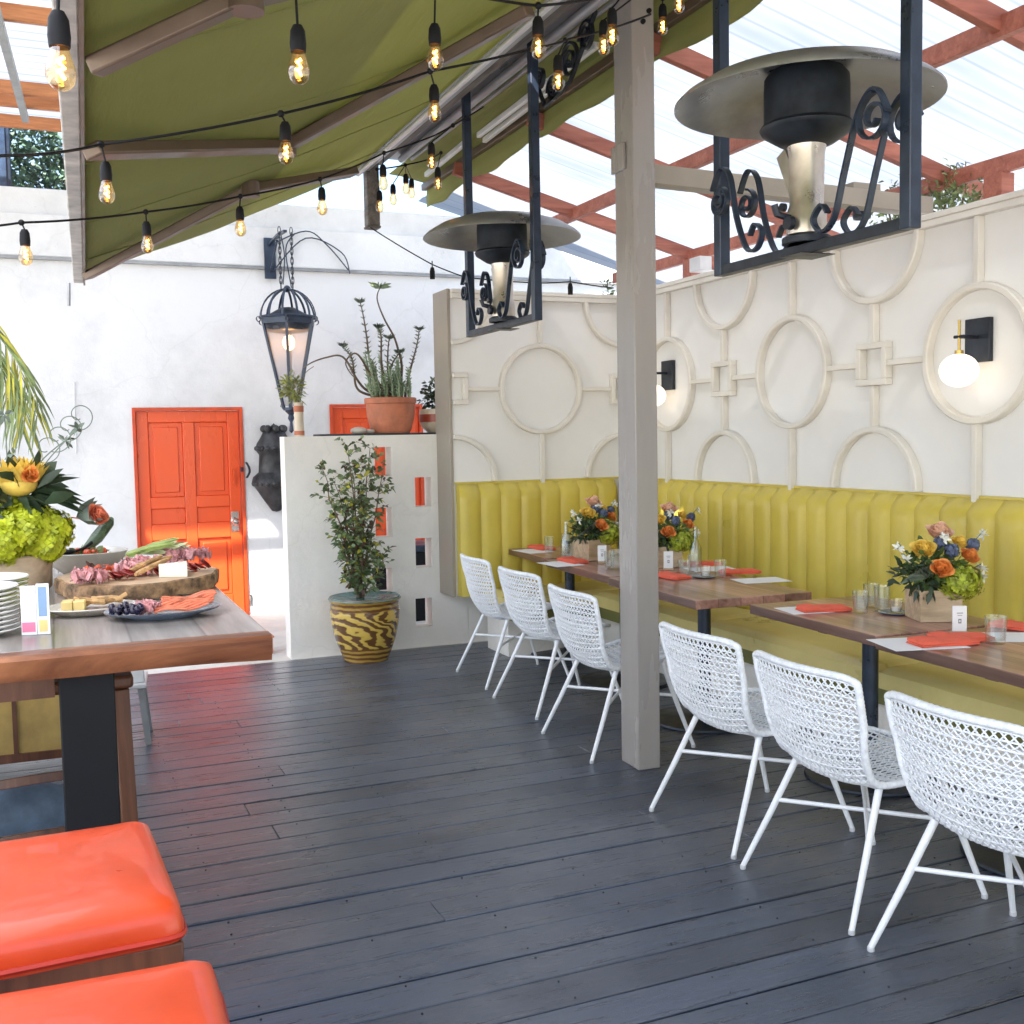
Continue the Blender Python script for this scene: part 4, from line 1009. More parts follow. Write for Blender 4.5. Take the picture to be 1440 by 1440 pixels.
def make_stool(zt=.80, W=.46, L=.50):
    t = thing('bar_stool', 's', 'stool')
    nx, ny = 30, 30; vs = []; fs = []; m_ = MB(); rc = .045
    def outline(n=64):
        pts = []
        for k in range(n):
            a = 2*PI*k/n; c_, s_ = math.cos(a), math.sin(a); e = .11
            pts.append((W/2*math.copysign(abs(c_)**e, c_), L/2*math.copysign(abs(s_)**e, s_)))
        return pts
    ol = outline(96)
    rings = [(.0, .030), (.3, .030), (.6, .0295), (.8, .028), (.91, .0235), (.965, .014), (.985, -.003), (1.0, -.020), (.998, -.034), (.985, -.042)]
    for s_, z in rings:
        for x, y in ol: vs.append((x*s_, y*s_, zt-.03+z+.005*noise.noise((x*s_*5, y*s_*5, zt*9))))
    n = len(ol)
    for i in range(len(rings)-1):
        for k in range(n): fs.append((i*n+k, (i+1)*n+k, (i+1)*n+(k+1) % n, i*n+(k+1) % n))
    fs.append(tuple(range((len(rings)-1)*n, len(rings)*n))[::-1])
    m_.add(vs, fs); cu = m_.build('seat_cushion', 'orange_vinyl', t, angle=60)
    MB().tube([(x*.995, y*.995, zt-.062) for x, y in ol], .006, 6, closed=True).build('piping', 'piping', cu)
    m_ = MB(); m_.box(-W/2+.006, W/2-.006, -L/2+.006, L/2-.006, zt-.125, zt-.073); m_.build('seat_frame', 'stool_wood', t, bevel=.004)
    for sx_ in (-1, 1):
        for sy_ in (-1, 1):
            m_ = MB(); m_.beam((sx_*(W/2-.035), sy_*(L/2-.035), zt-.126), (sx_*(W/2-.015), sy_*(L/2-.02), 0), .042, .036, Vector((1, 0, 0))); m_.build('leg', 'stool_wood', t, bevel=.004)
    for z, axs in ((.22, 0), (.36, 0), (.16, 1), (.30, 1)):
        for s_ in (-1, 1):
            m_ = MB()
            if axs == 0: m_.box(-W/2+.045, W/2-.045, s_*(L/2-.04)-.01, s_*(L/2-.04)+.01, z, z+.035)
            else: m_.box(s_*(W/2-.04)-.01, s_*(W/2-.04)+.01, -L/2+.045, L/2-.045, z, z+.035)
            m_.build('rung', 'stool_wood', t, bevel=.003)
    return t
st = make_stool(.835, .46, .47); st.location = (-.058, 2.015, 0); st.rotation_euler = (0, 0, R(2)); tag(st, 'bar stool with glossy orange seat in front of the black table leg', 'stool', 'orange bar stools in the left foreground')
s2 = copy_tree(st); s2.location = (-.035, 1.405, -.012); s2.rotation_euler = (0, 0, R(-2)); tag(s2, 'nearest bar stool with orange seat at the bottom left corner', 'stool', 'orange bar stools in the left foreground')
# slatted wooden stool tucked under the table
ws = thing('wooden_stool', 'dark wooden stool with curved rungs tucked under the bar table', 'stool', (.0, 3.35, 0), R(0))
for x, y in ((.175, -.02), (.185, .33), (-.19, -.02), (-.2, .33)):
    MB().beam((x-.0, y, .86), (x+.02*(1 if x > 0 else -1), y, 0), .045, .034, Vector((0, 1, 0))).build('leg', 'stool_wood', ws, bevel=.004)
MB().box(-.22, .21, -.04, .36, .862, .90).build('seat', 'stool_wood', ws, bevel=.01)
for y, z in ((-.02, .40), (-.02, .24), (.33, .52), (.33, .34)):
    m_ = MB(); m_.strip([(-.185+.37*i/10, y-.02*math.sin(PI*i/10), z+.012*math.sin(PI*i/10)) for i in range(11)], .03, .02, (0, .2, 1)); m_.build('rung', 'stool_wood', ws, bevel=.002)
for x in (-.19, .18):
    m_ = MB(); m_.beam((x, 0, .33), (x, .32, .33), .02, .035); m_.build('rung', 'stool_wood', ws, bevel=.002)
# things on the floor beyond
yb_ = thing('yellow_crate', 'mustard coloured box on dark feet seen under the bar table', 'box', (-.12, 5.5, 0), R(-3))
MB().box(-.35, .22, 0, .4, .12, .62).build('body', 'yellow_panel', yb_, bevel=.006)
m_ = MB(); m_.box(-.36, .23, -.012, .41, .10, .14); m_.box(-.36, .23, -.012, -.001, .60, .63); m_.box(-.07, -.05, -.010, -.001, .141, .599); m_.build('edge_trim', 'stool_wood', yb_)
m_ = MB(); [m_.box(x, x+.05, y, y+.05, 0, .1) for x in (-.33, .15) for y in (.02, .32)]; m_.build('foot', 'black', yb_)
wc = thing('folding_chair', 'grey white plastic chair standing beyond the far end of the bar table', 'chair', (.27, 5.95, 0), R(-6))
m_ = MB(); m_.beam((.08, .0, .32), (.03, .06, .85), .17, .018, Vector((0, 1, 0))); m_.build('backrest', 'white_plastic', wc, bevel=.006)
m_ = MB(); m_.box(-.12, .17, -.04, .30, .30, .325); m_.build('seat', 'white_plastic', wc, bevel=.006)
for x, y in ((.14, -.01), (-.1, -.01), (.14, .27), (-.1, .27)): MB().beam((x, y, .30), (x+.03, y-.01, 0), .03, .03, Vector((0, 1, 0))).build('leg', 'grey_plastic', wc)
bag = MB(); 
for i in range(2): pass
bag.ball((0, 0, .13), .17, 22, 14, (1.25, .8, .72), .03); tag(bag.build('cloth_bag', 'blue_cloth', origin=(0, 0, 0)), 'slumped blue grey cloth bag on the deck under the bar table', 'bag').location = (-.13, 4.6, 0)
bg2 = MB(); bg2.ball((0, 0, .12), .14, 20, 12, (1.1, .9, .8), .04); tag(bg2.build('crumpled_cloth', 'white_plastic'), 'crumpled pale sack beside the dark table leg', 'sack').location = (.16, 5.1, 0)
cst = thing('caster_stand', 'low dark stand with a round pale caster under the bar table', 'stand', (.0, 4.0, 0))
MB().box(-.30, .03, -.12, .12, .10, .15).build('board', 'black', cst, bevel=.01)
MB().lathe([(.001, -.015), (.04, -.015), (.045, 0), (.04, .015), (.001, .015)], 20, (-.0, -.10, .045), Matrix.Rotation(PI/2, 3, 'X').to_4x4()).build('caster', 'white_plastic', cst)
m_ = MB(); [m_.box(x, x+.03, .06, .10, 0, .1) for x in (-.28, -.02)]; m_.box(-.28, -.25, -.11, -.08, 0, .1); m_.build('foot', 'black', cst)

# ------------------------------------------------------------------ food on the bar table
ZT_ = ZB_+.001
def TP(px, py): return at(px, py, Z=ZT_)
def plate_mesh(r=.11): return MB().lathe([(.001, .004), (r*.55, .004), (r*.6, .0), (r*.64, .004), (r*.95, .014), (r, .018), (r-.002, .0205), (r*.93, .0175), (r*.62, .0085), (.001, .0075)], 44)
pm = None
for (px, py, n, lab, top) in ((-8, 894, 10, 'white plate in the front stack at the left end of the bar table', 'top white plate of the front stack at the left end of the bar table'), (10, 868, 9, 'white plate in the rear stack beside the lime flowers', 'top white plate of the rear stack beside the lime flowers')):
    p = TP(px-12, py)
    for k in range(n):
        if pm is None: pm = plate_mesh(); o = pm.build('white_plate', 'ceramic')
        else: o = o.copy(); COL.objects.link(o)
        o.location = (p.x-.02+random.uniform(-.002, .002), p.y+.02+random.uniform(-.002, .002), ZT_+k*.0128); o.rotation_euler = (0, 0, random.uniform(0, 6))
        tag(o, top if k == n-1 else lab, 'plate', 'front stack of plates' if px < 0 else 'rear stack of plates')
# colour cards
p = TP(52, 892); cb = thing('card_holder', 'small upright card with pink and blue stripes beside the plates', 'card', p, R(-12))
MB().box(-.038, .002, -.004, .004, 0, .135).build('white_card', 'paper', cb)
MB().box(-.036, -.002, -.0052, -.0041, .008, .035).build('pink_patch', 'pink', cb)
MB().box(.0035, .036, -.004, .004, 0, .14).build('cream_card', 'paper', cb)
MB().box(.008, .03, -.0052, -.0041, .05, .132).build('blue_patch', 'blue_card', cb)
MB().box(.008, .03, -.0052, -.0041, .008, .04).build('yellow_patch', 'cheese', cb)
# slab board
ps = (TP(80, 832)+TP(306, 832))/2; ps = TP(196, 832); sl = thing('slab_board', 'round wooden slab with bark edge carrying cured meats and cheese', 'board', (ps.x+.0, ps.y+.06, ZT_))
rx, ry = .275, .30; n = 72
def slr(a): return 1+.035*math.sin(3*a+1)+.02*math.sin(7*a)+.012*math.sin(13*a)
m_ = MB(); vs = []; 
prof_ = [(0.93, .0), (.985, .006), (1.0, .03), (.99, .052), (.965, .056)]
for s_, z in prof_:
    for k in range(n): a = 2*PI*k/n; q = slr(a)*s_*(1+.012*math.sin(29*a+z*90)); vs.append((rx*q*math.cos(a), ry*q*math.sin(a), z))
fs = [(i*n+k, i*n+(k+1) % n, (i+1)*n+(k+1) % n, (i+1)*n+k) for i in range(len(prof_)-1) for k in range(n)]
m_.add(vs, fs); m_.build('bark', 'bark', sl)
m_ = MB(); vs = [(rx*slr(2*PI*k/n)*.966*math.cos(2*PI*k/n), ry*slr(2*PI*k/n)*.966*math.sin(2*PI*k/n), .0565) for k in range(n)]; vs2 = [(v[0]*.99, v[1]*.99, .001) for v in vs]
m_.add(vs+vs2, [tuple(range(n)), tuple(range(n, 2*n))[::-1]]+[(k, (k+1) % n, n+(k+1) % n, n+k) for k in range(n)]); m_.build('board_face', 'slab', sl)
def on_slab(name, mat, mb, lab, cat): 
    o = mb.build(name, mat); o.location = (ps.x, ps.y-.005, ZT_+.058); return tag(o, lab, cat)
def ribbon_pile(mb, c, r, n, w, rg):
    for _ in range(n):
        p = Vector(c)+Vector((rg.uniform(-r, r), rg.uniform(-r, r), rg.uniform(0, r*.3))); a = rg.uniform(0, 6); L = rg.uniform(.03, .06); pts = []
        for i in range(9):
            f = i/8; pts.append(p+Vector((math.cos(a)*L*(f-.5)+.010*math.sin(f*9), math.sin(a)*L*(f-.5)+.01*math.cos(f*11), .012+.012*math.sin(f*PI)+.007*math.sin(f*17))))
        mb.strip(pts, w, .0022, (rg.uniform(-.5, .5), rg.uniform(-.5, .5), 1))
rg = random.Random(5)
for c_, r, lab in (((-.17, -.13, 0), .045, 'ruffled pink ham folds at the front left of the slab'), ((-.02, .02, 0), .05, 'ruffled pink ham folds in the middle of the slab'), ((.12, .17, 0), .045, 'ruffled pink ham folds at the back right of the slab'), ((.02, .2, 0), .04, 'ruffled pink ham folds at the far back of the slab')):
    m_ = MB(); ribbon_pile(m_, c_, r, 22, .028, rg); on_slab('cured_ham', 'prosciutto', m_, lab, 'ham')
for c_, lab in (((-.07, -.10, 0), 'dark red salami slices fanned near the front of the slab'), ((.09, -.02, 0), 'dark red salami slices beside the cheese wedge'), ((.2, .02, 0), 'dark red salami slices at the right edge of the slab')):
    m_ = MB()
    for k in range(9):
        mt = Matrix.Rotation(R(20+rg.uniform(-10, 30)), 4, 'Y') @ Matrix.Rotation(rg.uniform(-.4, .4), 4, 'X'); m_.lathe([(.001, 0), (.022, 0), (.023, .0015), (.022, .003), (.001, .003)], 16, (c_[0]+.008*k-.03, c_[1]+rg.uniform(-.02, .02), .010+.002*k), mt)
    on_slab('salami', 'salami', m_, lab, 'salami')
m_ = MB(); m_.add([(.06, -.09, 0), (.15, -.13, 0), (.16, -.03, 0), (.06, -.09, .045), (.15, -.13, .045), (.16, -.03, .045)], [(0, 2, 1), (3, 4, 5), (0, 1, 4, 3), (1, 2, 5, 4), (2, 0, 3, 5)]); on_slab('cheese_wedge', 'cheese_white', m_, 'pale soft cheese wedge at the right front of the slab', 'cheese')
for k, (a, b_) in enumerate((((-.02, -.13, .02), (.10, .0, .05)), ((-.05, -.09, .02), (.08, .03, .06)), ((-.01, -.05, .04), (.12, .08, .05)))):
    m_ = MB(); a, b_ = Vector(a), Vector(b_); m_.tube([a.lerp(b_, i/6)+Vector((0, 0, rg.uniform(-.002, .002))) for i in range(7)], [.006, .009, .009, .0095, .009, .009, .006], 8); on_slab('breadstick', 'bread', m_, ['golden breadstick lowest on the slab', 'golden breadstick lying across the middle of the slab', 'golden breadstick leaning furthest back on the slab'][k], 'bread')
m_ = MB()
for k in range(16): m_.ball((-.12+rg.uniform(-.05, .05), .1+rg.uniform(-.05, .05), .012+rg.uniform(0, .015)), .011, 10, 8)
on_slab('grapes', 'tomato', m_, 'small red fruits on the left back of the slab', 'fruit')
m_ = MB(); leaf_cloud(m_, (-.15, .0, .02), (.05, .05, .02), 30, .04, .02, rg=rg); on_slab('salad_leaves', 'leaf_red', m_, 'dark red salad leaves on the left of the slab', 'salad')
# salmon plate
p = TP(230, 866); sp = thing('oval_plate', 'dark rimmed oval plate of salmon and grapes at the table edge', 'plate', (p.x, p.y, ZT_), R(4))
m_ = MB(); sx_ = Matrix.Diagonal((1.0, .72, 1, 1)); m_.lathe([(.001, .004), (.10, .003), (.105, 0), (.11, .004), (.165, .018), (.172, .024), (.165, .0235), (.11, .009), (.001, .008)], 48, mat=sx_); m_.build('dish', 'blue_plate', sp)
def on_plate(name, mat, mb, lab, cat): o = mb.build(name, mat); o.location = (p.x, p.y, ZT_+.010); return tag(o, lab, cat)
m_ = MB()
for k in range(9):
    m_.strip([(-.03+.02*i+.004*k, -.02+.012*k*.6+.004*math.sin(i+k), .008+.003*k+.006*math.sin(i*.9+k)+.0015*i) for i in range(9)], .03, .004, (0, 1, .25))
on_plate('smoked_salmon', 'salmon', m_, 'folded coral salmon slices along the oval plate', 'salmon')
m_ = MB()
for k in range(30): m_.ball((-.105+rg.uniform(-.04, .04), -.01+rg.uniform(-.04, .04), .014+rg.uniform(0, .016)), .0105, 10, 8)
on_plate('dark_grapes', 'grape', m_, 'dark grapes at the left end of the oval plate', 'fruit')
m_ = MB(); ribbon_pile(m_, (-.045, .0, 0), .022, 14, .02, rg); on_plate('pickled_onion', 'prosciutto', m_, 'pink pickled onion between grapes and salmon', 'onion')
# cream platter
p2 = TP(128, 862); m_ = MB(); m_.lathe([(.001, .004), (.08, .003), (.085, 0), (.10, .006), (.135, .022), (.132, .025), (.09, .010), (.001, .009)], 40, mat=Matrix.Diagonal((1.05, .8, 1, 1)))
o = m_.build('small_platter', 'ceramic_warm'); o.location = (p2.x, p2.y, ZT_); tag(o, 'cream oval platter of orange cheese blocks next to the slab', 'platter')
m_ = MB()
for k, (x, y) in enumerate(((-.085, -.03), (-.05, -.035), (-.08, .005), (-.045, 0))): m_.box(x, x+.032, y, y+.032, .0, .030)
o = m_.build('cheese_blocks', 'cheese', bevel=.002); o.location = (p2.x, p2.y, ZT_+.012); tag(o, 'yellow cheese blocks at the front of the cream platter', 'cheese')
m_ = MB()
for k in range(9):
    mt = Matrix.Rotation(rg.uniform(-.6, .6), 4, 'X') @ Matrix.Rotation(rg.uniform(-.6, .6), 4, 'Y'); x, y = -.05+.018*k, .045+rg.uniform(-.015, .015); m_.box(-.02, .02, -.015, .015, 0, .012, Matrix.Translation((x, y, .01+.004*(k % 3))) @ mt)
o = m_.build('toasts', 'bread', bevel=.002); o.location = (p2.x, p2.y, ZT_+.014); tag(o, 'orange brown toasts heaped at the back of the cream platter', 'bread')
# white bowl
p3 = TP(120, 806); bwl = thing('serving_bowl', 'wide white serving bowl behind the slab board', 'bowl', (p3.x, p3.y, ZT_))
MB().lathe([(.001, .008), (.07, .005), (.075, 0), (.085, .004), (.145, .05), (.168, .09), (.164, .092), (.138, .054), (.08, .014), (.001, .012)], 48).build('body', 'ceramic_warm', bwl)
m_ = MB(); leaf_cloud(m_, (0, 0, .065), (.11, .11, .03), 80, .05, .03, rg=rg); o = m_.build('salad', 'leaf_pale'); o.location = (p3.x, p3.y, ZT_); tag(o, 'green salad heaped in the white bowl', 'salad')
m_ = MB(); [m_.ball((rg.uniform(-.09, .09), rg.uniform(-.09, .09), .085), .017, 12, 8) for _ in range(9)]; o = m_.build('tomatoes', 'tomato'); o.location = (p3.x, p3.y, ZT_); tag(o, 'small red tomatoes on the salad in the white bowl', 'fruit')
m_ = MB(); m_.tube([(-.05, -.05, .09), (.0, -.03, .105), (.03, -.01, .125)], [.005, .006, .007], 8); m_.ball((-.07, -.055, .095), .03, 14, 8, (1.2, .8, .35)); o = m_.build('serving_spoon', 'black'); o.location = (p3.x, p3.y, ZT_); tag(o, 'shiny black spoon resting in the white bowl', 'spoon')
m_ = MB(); m_.tube([(.0, 0, .09), (.05, .02, .14), (.10, .05, .20), (.115, .06, .215)], [.015, .026, .024, .008], 12); o = m_.build('striped_gourd', 'cucumber'); o.location = (p3.x, p3.y, ZT_); tag(o, 'dark green striped vegetable sticking up out of the white bowl', 'vegetable')
p4 = TP(205, 792); dsh = MB().lathe([(.001, .006), (.07, .004), (.075, 0), (.08, .004), (.13, .035), (.128, .037), (.075, .010), (.001, .009)], 36).build('shallow_dish', 'ceramic'); dsh.location = p4; tag(dsh, 'shallow white dish of green stalks behind the slab board', 'dish')
m_ = MB()
for k in range(14):
    a = Vector((-.10+rg.uniform(0, .05), -.03+rg.uniform(-.04, .05), .03+rg.uniform(0, .02))); b_ = a+Vector((rg.uniform(.14, .2), rg.uniform(-.03, .06), rg.uniform(.03, .07))); m_.tube([a, a.lerp(b_, .5)+Vector((0, 0, .008)), b_], [.007, .008, .004], 7)
o = m_.build('celery_sticks', 'celery'); o.location = p4; tag(o, 'pile of green celery sticks in the shallow dish', 'vegetable')
m_ = MB()
for k in range(12): m_.leaf((rg.uniform(-.02, .08), rg.uniform(-.03, .05), .04), (rg.uniform(.6, 1), rg.uniform(-.4, .4), rg.uniform(.1, .5)), .13, .045, .1)
o = m_.build('endive_leaves', 'endive'); o.location = p4; tag(o, 'pale endive leaves pointing right from the shallow dish', 'vegetable')
p5 = TP(262, 789); m_ = MB(); ribbon_pile(m_, (0, 0, 0), .09, 26, .03, rg); o = m_.build('sliced_radish', 'prosciutto'); o.location = (p5.x, p5.y, ZT_); tag(o, 'pink sliced vegetables at the far right end of the bar table', 'vegetable')

# large arrangement
random.seed(21); rg = random.Random(21)
pf = TP(20, 812); fa = thing('flower_arrangement', 'big arrangement of lime hydrangea and a yellow protea at the left edge', 'flowers', (pf.x+.01, pf.y-.45, ZT_)); fa.scale = (1.28,)*3
MB().lathe([(.001, 0), (.09, 0), (.10, .01), (.105, .10), (.10, .105), (.001, .10)], 32).build('vase', 'boxwood', fa)
B = MB()
for x, y, z, r in ((.03, -.04, .17, .085), (-.08, -.03, .18, .085), (.09, .0, .165, .07), (.01, .05, .20, .08), (-.03, -.09, .15, .07), (.085, -.05, .13, .05), (-.15, 0, .17, .08)): cluster(B, (x, y, z), r, 520, .017, (1, 1, .9), rg); B.ball((x, y, z), r*.72, 14, 10, (1, 1, .9))
B.build('lime_hydrangea', 'lime', fa)
B = MB(); c_ = Vector((.025, -.02, .325)); 
for ring, (nn_, rr_, tilt) in enumerate(((26, .075, 1.0), (22, .06, .7), (18, .042, .4), (10, .022, .15))):
    for k in range(nn_):
        a = 2*PI*k/nn_+ring*.2; d = Vector((math.cos(a)*tilt, math.sin(a)*tilt, 1)); B.leaf(c_+Vector((math.cos(a)*rr_*.35, math.sin(a)*rr_*.35, -.035)), d, .095, .034, .05, up=Vector((math.cos(a), math.sin(a), .3)))
B.ball(c_+Vector((0, 0, -.02)), .05, 16, 10, (1, 1, .8)); B.build('protea', 'rose_yellow', fa)
B = MB(); bloom(B, c_+Vector((.03, -.06, .0)), .03, Vector((.3, -1, .3)), 14); B.build('orange_bloom', 'rose_orange', fa)
B = MB(); leaf_cloud(B, (-.02, 0, .27), (.15, .12, .07), 120, .10, .035, rg=rg)
for k in range(8): B.leaf((.05, 0, .28), (1, rg.uniform(-.5, .5), rg.uniform(-.3, .6)), .15, .035, .2)
B.build('dark_foliage', 'leaf_dark', fa)
B = MB()
for k in range(9): 
    e = Vector((rg.uniform(-.12, .22), rg.uniform(-.1, .1), rg.uniform(.36, .50))); B.tube(smooth_pts([(0, 0, .2), (e.x*.5, e.y*.5, .35), e], 5), .0018, 5)
    for q in range(9): B.leaf(e, (rg.gauss(0, 1), rg.gauss(0, 1), rg.gauss(0, 1)), .03, .012, .1)
for k in range(4): B.tube(spiral((.10+.03*k, 0, .40+.03*k), .045, .01, -2, 5, (1, 0, 0), (0, 0, 1)), .0015, 5)
B.build('wispy_stem', 'leaf_grey', fa)
B = MB(); bloom(B, (.22, -.02, .20), .038, Vector((.5, -.6, .4)), 16); B.tube([(.08, 0, .18), (.16, 0, .2), (.21, -.01, .19)], .002, 5); B.build('red_bloom', 'salmon', fa)
B = MB(); bloom(B, (-.09, -.03, .36), .05, Vector((-.2, -.7, .6)), 18); B.build('peach_bloom', 'rose_peach', fa)
B = MB()
for k in range(7): B.leaf((.17, 0, .20), (rg.uniform(.4, 1), rg.uniform(-.5, .5), rg.uniform(-.2, .7)), .085, .03, .1)
B.build('green_bract', 'leaf_grey', fa)
# palm at the left edge
pp = thing('palm_plant', 'yellow green palm fronds hanging in from the left edge', 'plant', (-.80, 4.6, 0))
MB().lathe([(.001, 0), (.16, 0), (.21, .35), (.20, .36), (.001, .33)], 28).build('pot', 'terracotta', pp)
MB().tube([(0, 0, .3), (.02, 0, .9), (.05, 0, 1.5), (.08, 0, 2.0)], [.05, .04, .035, .03], 10).build('trunk', 'stem', pp)
B = MB(); B2 = MB()
tgt = [at(x, y, D=4.4)-Vector((-.80, 4.6, 0)) for x, y in ((36, 590), (20, 575), (42, 560), (55, 580), (10, 560), (28, 600), (5, 540), (30, 530))]
for k, e in enumerate(tgt):
    s_ = Vector((.08, 0, 2.0)); md = s_.lerp(e, .62); md.z = max(s_.z, e.z)+.12+.03*(k % 3)
    pts = smooth_pts([s_, md, e.lerp(md, .35)+Vector((.05, 0, .01)), e], 8); B.tube(pts, [.006*(1-i/len(pts))+.0015 for i in range(len(pts))], 6)
    for i in range(9, len(pts)-1, 2):
        t_ = (pts[i+1]-pts[i-1]).normalized(); sd_ = t_.cross(Vector((0, -1, 0.2))).normalized()
        for s3 in (-1, 1):
            for q in range(1): (B if rg.random() < .5 else B2).leaf(pts[i], t_*.9+sd_*s3*.5+Vector((0, 0, -.5)), .16*rg.uniform(.7, 1.1), .011, .35, up=Vector((0, -1, .3)))
B.build('frond', 'leaf_pale', pp); B2.build('dry_frond', 'leaf_yellow', pp)

# ------------------------------------------------------------------ pots and plants by the divider
random.seed(31); rg = random.Random(31)
gp = thing('glazed_pot', 'large brown and yellow glazed pot holding a leafy shrub before the divider', 'pot', (2.055, 7.50, 0))
MB().lathe([(.001, 0), (.155, 0), (.16, .015), (.178, .06), (.215, .16), (.240, .27), (.248, .36), (.243, .42), (.25, .43), (.258, .445), (.252, .46), (.235, .462), (.228, .45), (.225, .40), (.001, .39)], 64).build('body', 'glaze', gp)
MB().lathe([(.222, .452), (.236, .4625), (.25, .4618), (.2585, .447)], 64).build('glazed_rim', 'teal', gp)
MB().lathe([(.001, .41), (.12, .412), (.226, .405)], 32).build('soil', 'soil', gp)
def shrub(name, label, cat, base, stems, leafn, L, w, mats, spread, parent=None):
    t = thing(name, label, cat, base); S = MB(); leaves = {m_: MB() for m_ in mats}
    for (dx, dy, h) in stems:
        pts = [Vector((0, 0, 0))]; n = 9
        for i in range(1, n+1):
            f = i/n; pts.append(Vector((dx*f**1.2+rg.uniform(-.012, .012), dy*f**1.2+rg.uniform(-.012, .012), h*f)))
        pts = smooth_pts(pts, 3); S.tube(pts, [.008*(1-i/len(pts))+.0018 for i in range(len(pts))], 6)
        for i in range(5, len(pts)):
            for q in range(leafn):
                if rg.random() < .35: continue
                a = rg.uniform(0, 2*PI); tw = Vector((math.cos(a), math.sin(a), rg.uniform(-.1, .9))).normalized(); ln = rg.uniform(.02, spread)
                e = pts[i]+tw*ln; S.tube([pts[i], e], .0014, 4)
                for s3 in range(rg.randint(3, 6)):
                    mm = rg.choices(mats, [6, 2, 1, 1][:len(mats)])[0]; pp_ = pts[i].lerp(e, rg.uniform(.3, 1)); leaves[mm].leaf(pp_, tw+Vector((rg.gauss(0, .8), rg.gauss(0, .8), rg.gauss(0, .6))), L*rg.uniform(.6, 1.25), w*rg.uniform(.7, 1.2), .25)
    S.build('branch', 'stem', t)
    for mm, B in leaves.items():
        if B.v: B.build('foliage' if mm == mats[0] else ('pale_foliage' if 'pale' in mm else 'tinted_foliage'), mm, t)
    return t
shrub('potted_shrub', 'slender airy green shrub growing from the glazed pot', 'shrub', (2.02, 7.50, .41), [(-.05, 0, 1.12), (-.26, -.02, .98), (.10, .02, 1.10), (.20, -.02, .95), (-.14, .04, .85), (.02, -.06, .75), (.20, .05, .32), (-.16, -.06, .5), (-.02, .05, .95)], 3, .052, .028, ['leaf_shrub', 'leaf_pale', 'leaf_red', 'leaf_yellow'], .12)
# ledge items
zl = 1.604
def pot_at(px0, px1, pytop, pybot, Y): a = at(px0, pybot, Y=Y); b_ = at(px1, pybot, Y=Y); tpz = at((px0+px1)/2, pytop, Y=Y).z; return (a.x+b_.x)/2, (b_.x-a.x)/2, tpz-zl
x, r, h = pot_at(517, 585, 562, 611, 7.98)
tp = thing('terracotta_pot', 'round terracotta pot of tall succulent stems on top of the divider', 'pot', (x, 8.0, zl))
MB().lathe([(.001, 0), (r*.72, 0), (r*.80, .02), (r*.95, h*.5), (r*.97, h*.82), (r*1.03, h*.84), (r*1.04, h*.97), (r*1.0, h), (r*.93, h), (r*.9, h*.85), (.001, h*.84)], 44).build('body', 'terracotta', tp)
MB().lathe([(.001, h*.87), (r*.9, h*.86)], 24).build('soil', 'soil', tp)
su = thing('succulent', 'sprawling grey green succulent with long curling stems above the terracotta pot', 'plant', (x, 8.0, zl+h*.85)); o6 = Vector((x, 8.0, zl+h*.85))
S = MB(); L1 = MB(); L2 = MB()
def A(px, py): return at(px, py, Y=8.0)-o6
def rosette(mb, c, n, L, w, up=Vector((0, 0, 1)), fl=.4):
    for k in range(n):
        a = k*2.4; mb.leaf(c, Vector((math.cos(a), math.sin(a), 0))*(1)+up*(fl+.8*(1-k/n)), L*rg.uniform(.7, 1.1), w, .1)
for pts_, tip in (([(560, 562), (568, 520), (556, 485), (540, 455), (533, 425), (535, 408)], 'big'), ([(545, 562), (552, 520), (560, 500)], 's'), ([(552, 562), (525, 530), (510, 512), (497, 500), (488, 512), (498, 532)], None),
    ([(540, 562), (508, 552), (497, 530), (492, 505), (484, 490)], 'm'), ([(548, 562), (520, 552), (500, 535), (480, 505), (460, 505), (440, 512), (425, 520)], None), ([(570, 562), (578, 530), (582, 500), (587, 468)], 'm'),
    ([(545, 560), (525, 520), (515, 480), (505, 430)], 'm'), ([(550, 560), (540, 520), (535, 480), (530, 465)], 'm'), ([(553, 560), (548, 520), (546, 480)], 's')):
    P_ = smooth_pts([A(*q) for q in pts_], 6)
    for i in range(len(P_)): P_[i] = P_[i]+Vector((0, .05*math.sin(i*.3), 0))
    S.tube(P_, [.008*(1-i/len(P_))+.0035 for i in range(len(P_))], 7)
    if tip == 'big':
        rosette(L1, P_[-1], 22, .10, .034, fl=.25)
    elif tip:
        rosette(L2, P_[-1], 30, .065, .016); 
        for i in range(len(P_)//2, len(P_)): rosette(L2, P_[i], 5, .045, .010)
for k in range(34):
    b_ = Vector((rg.uniform(-.13, .15), rg.uniform(-.1, .1), 0)); hh = rg.uniform(.12, .38); e = b_+Vector((rg.uniform(-.05, .05)-.02, rg.uniform(-.05, .05), hh))
    L1.tube([b_, b_.lerp(e, .5)+Vector((.01, 0, 0)), e], [.008, .009, .006], 6)
    for q in range(9): rosette(L1, b_.lerp(e, .25+.75*q/8), 3, .040, .011)
S.build('stem', 'stem', su); L1.build('leaf_rosette', 'leaf_succ', su); L2.build('spiky_tip', 'leaf_grey', su)
x, r, h = pot_at(588, 640, 578, 610, 8.05)
sp2 = thing('striped_pot', 'cream pot with red band beside the terracotta pot', 'pot', (x+.02, 8.05, zl))
MB().lathe([(.001, 0), (r*.6, 0), (r*.9, h*.25), (r, h*.55)], 36).build('body', 'cream_glaze', sp2)
MB().lathe([(r*1.003, h*.45), (r*1.02, h*.6), (r*1.0, h*.78)], 36).build('red_band', 'red_band', sp2)
MB().lathe([(r*1.0, h*.78), (r*.98, h*1.0), (r*.9, h*1.0), (r*.88, h*.8), (.001, h*.78)], 36).build('rim', 'cream_glaze', sp2)
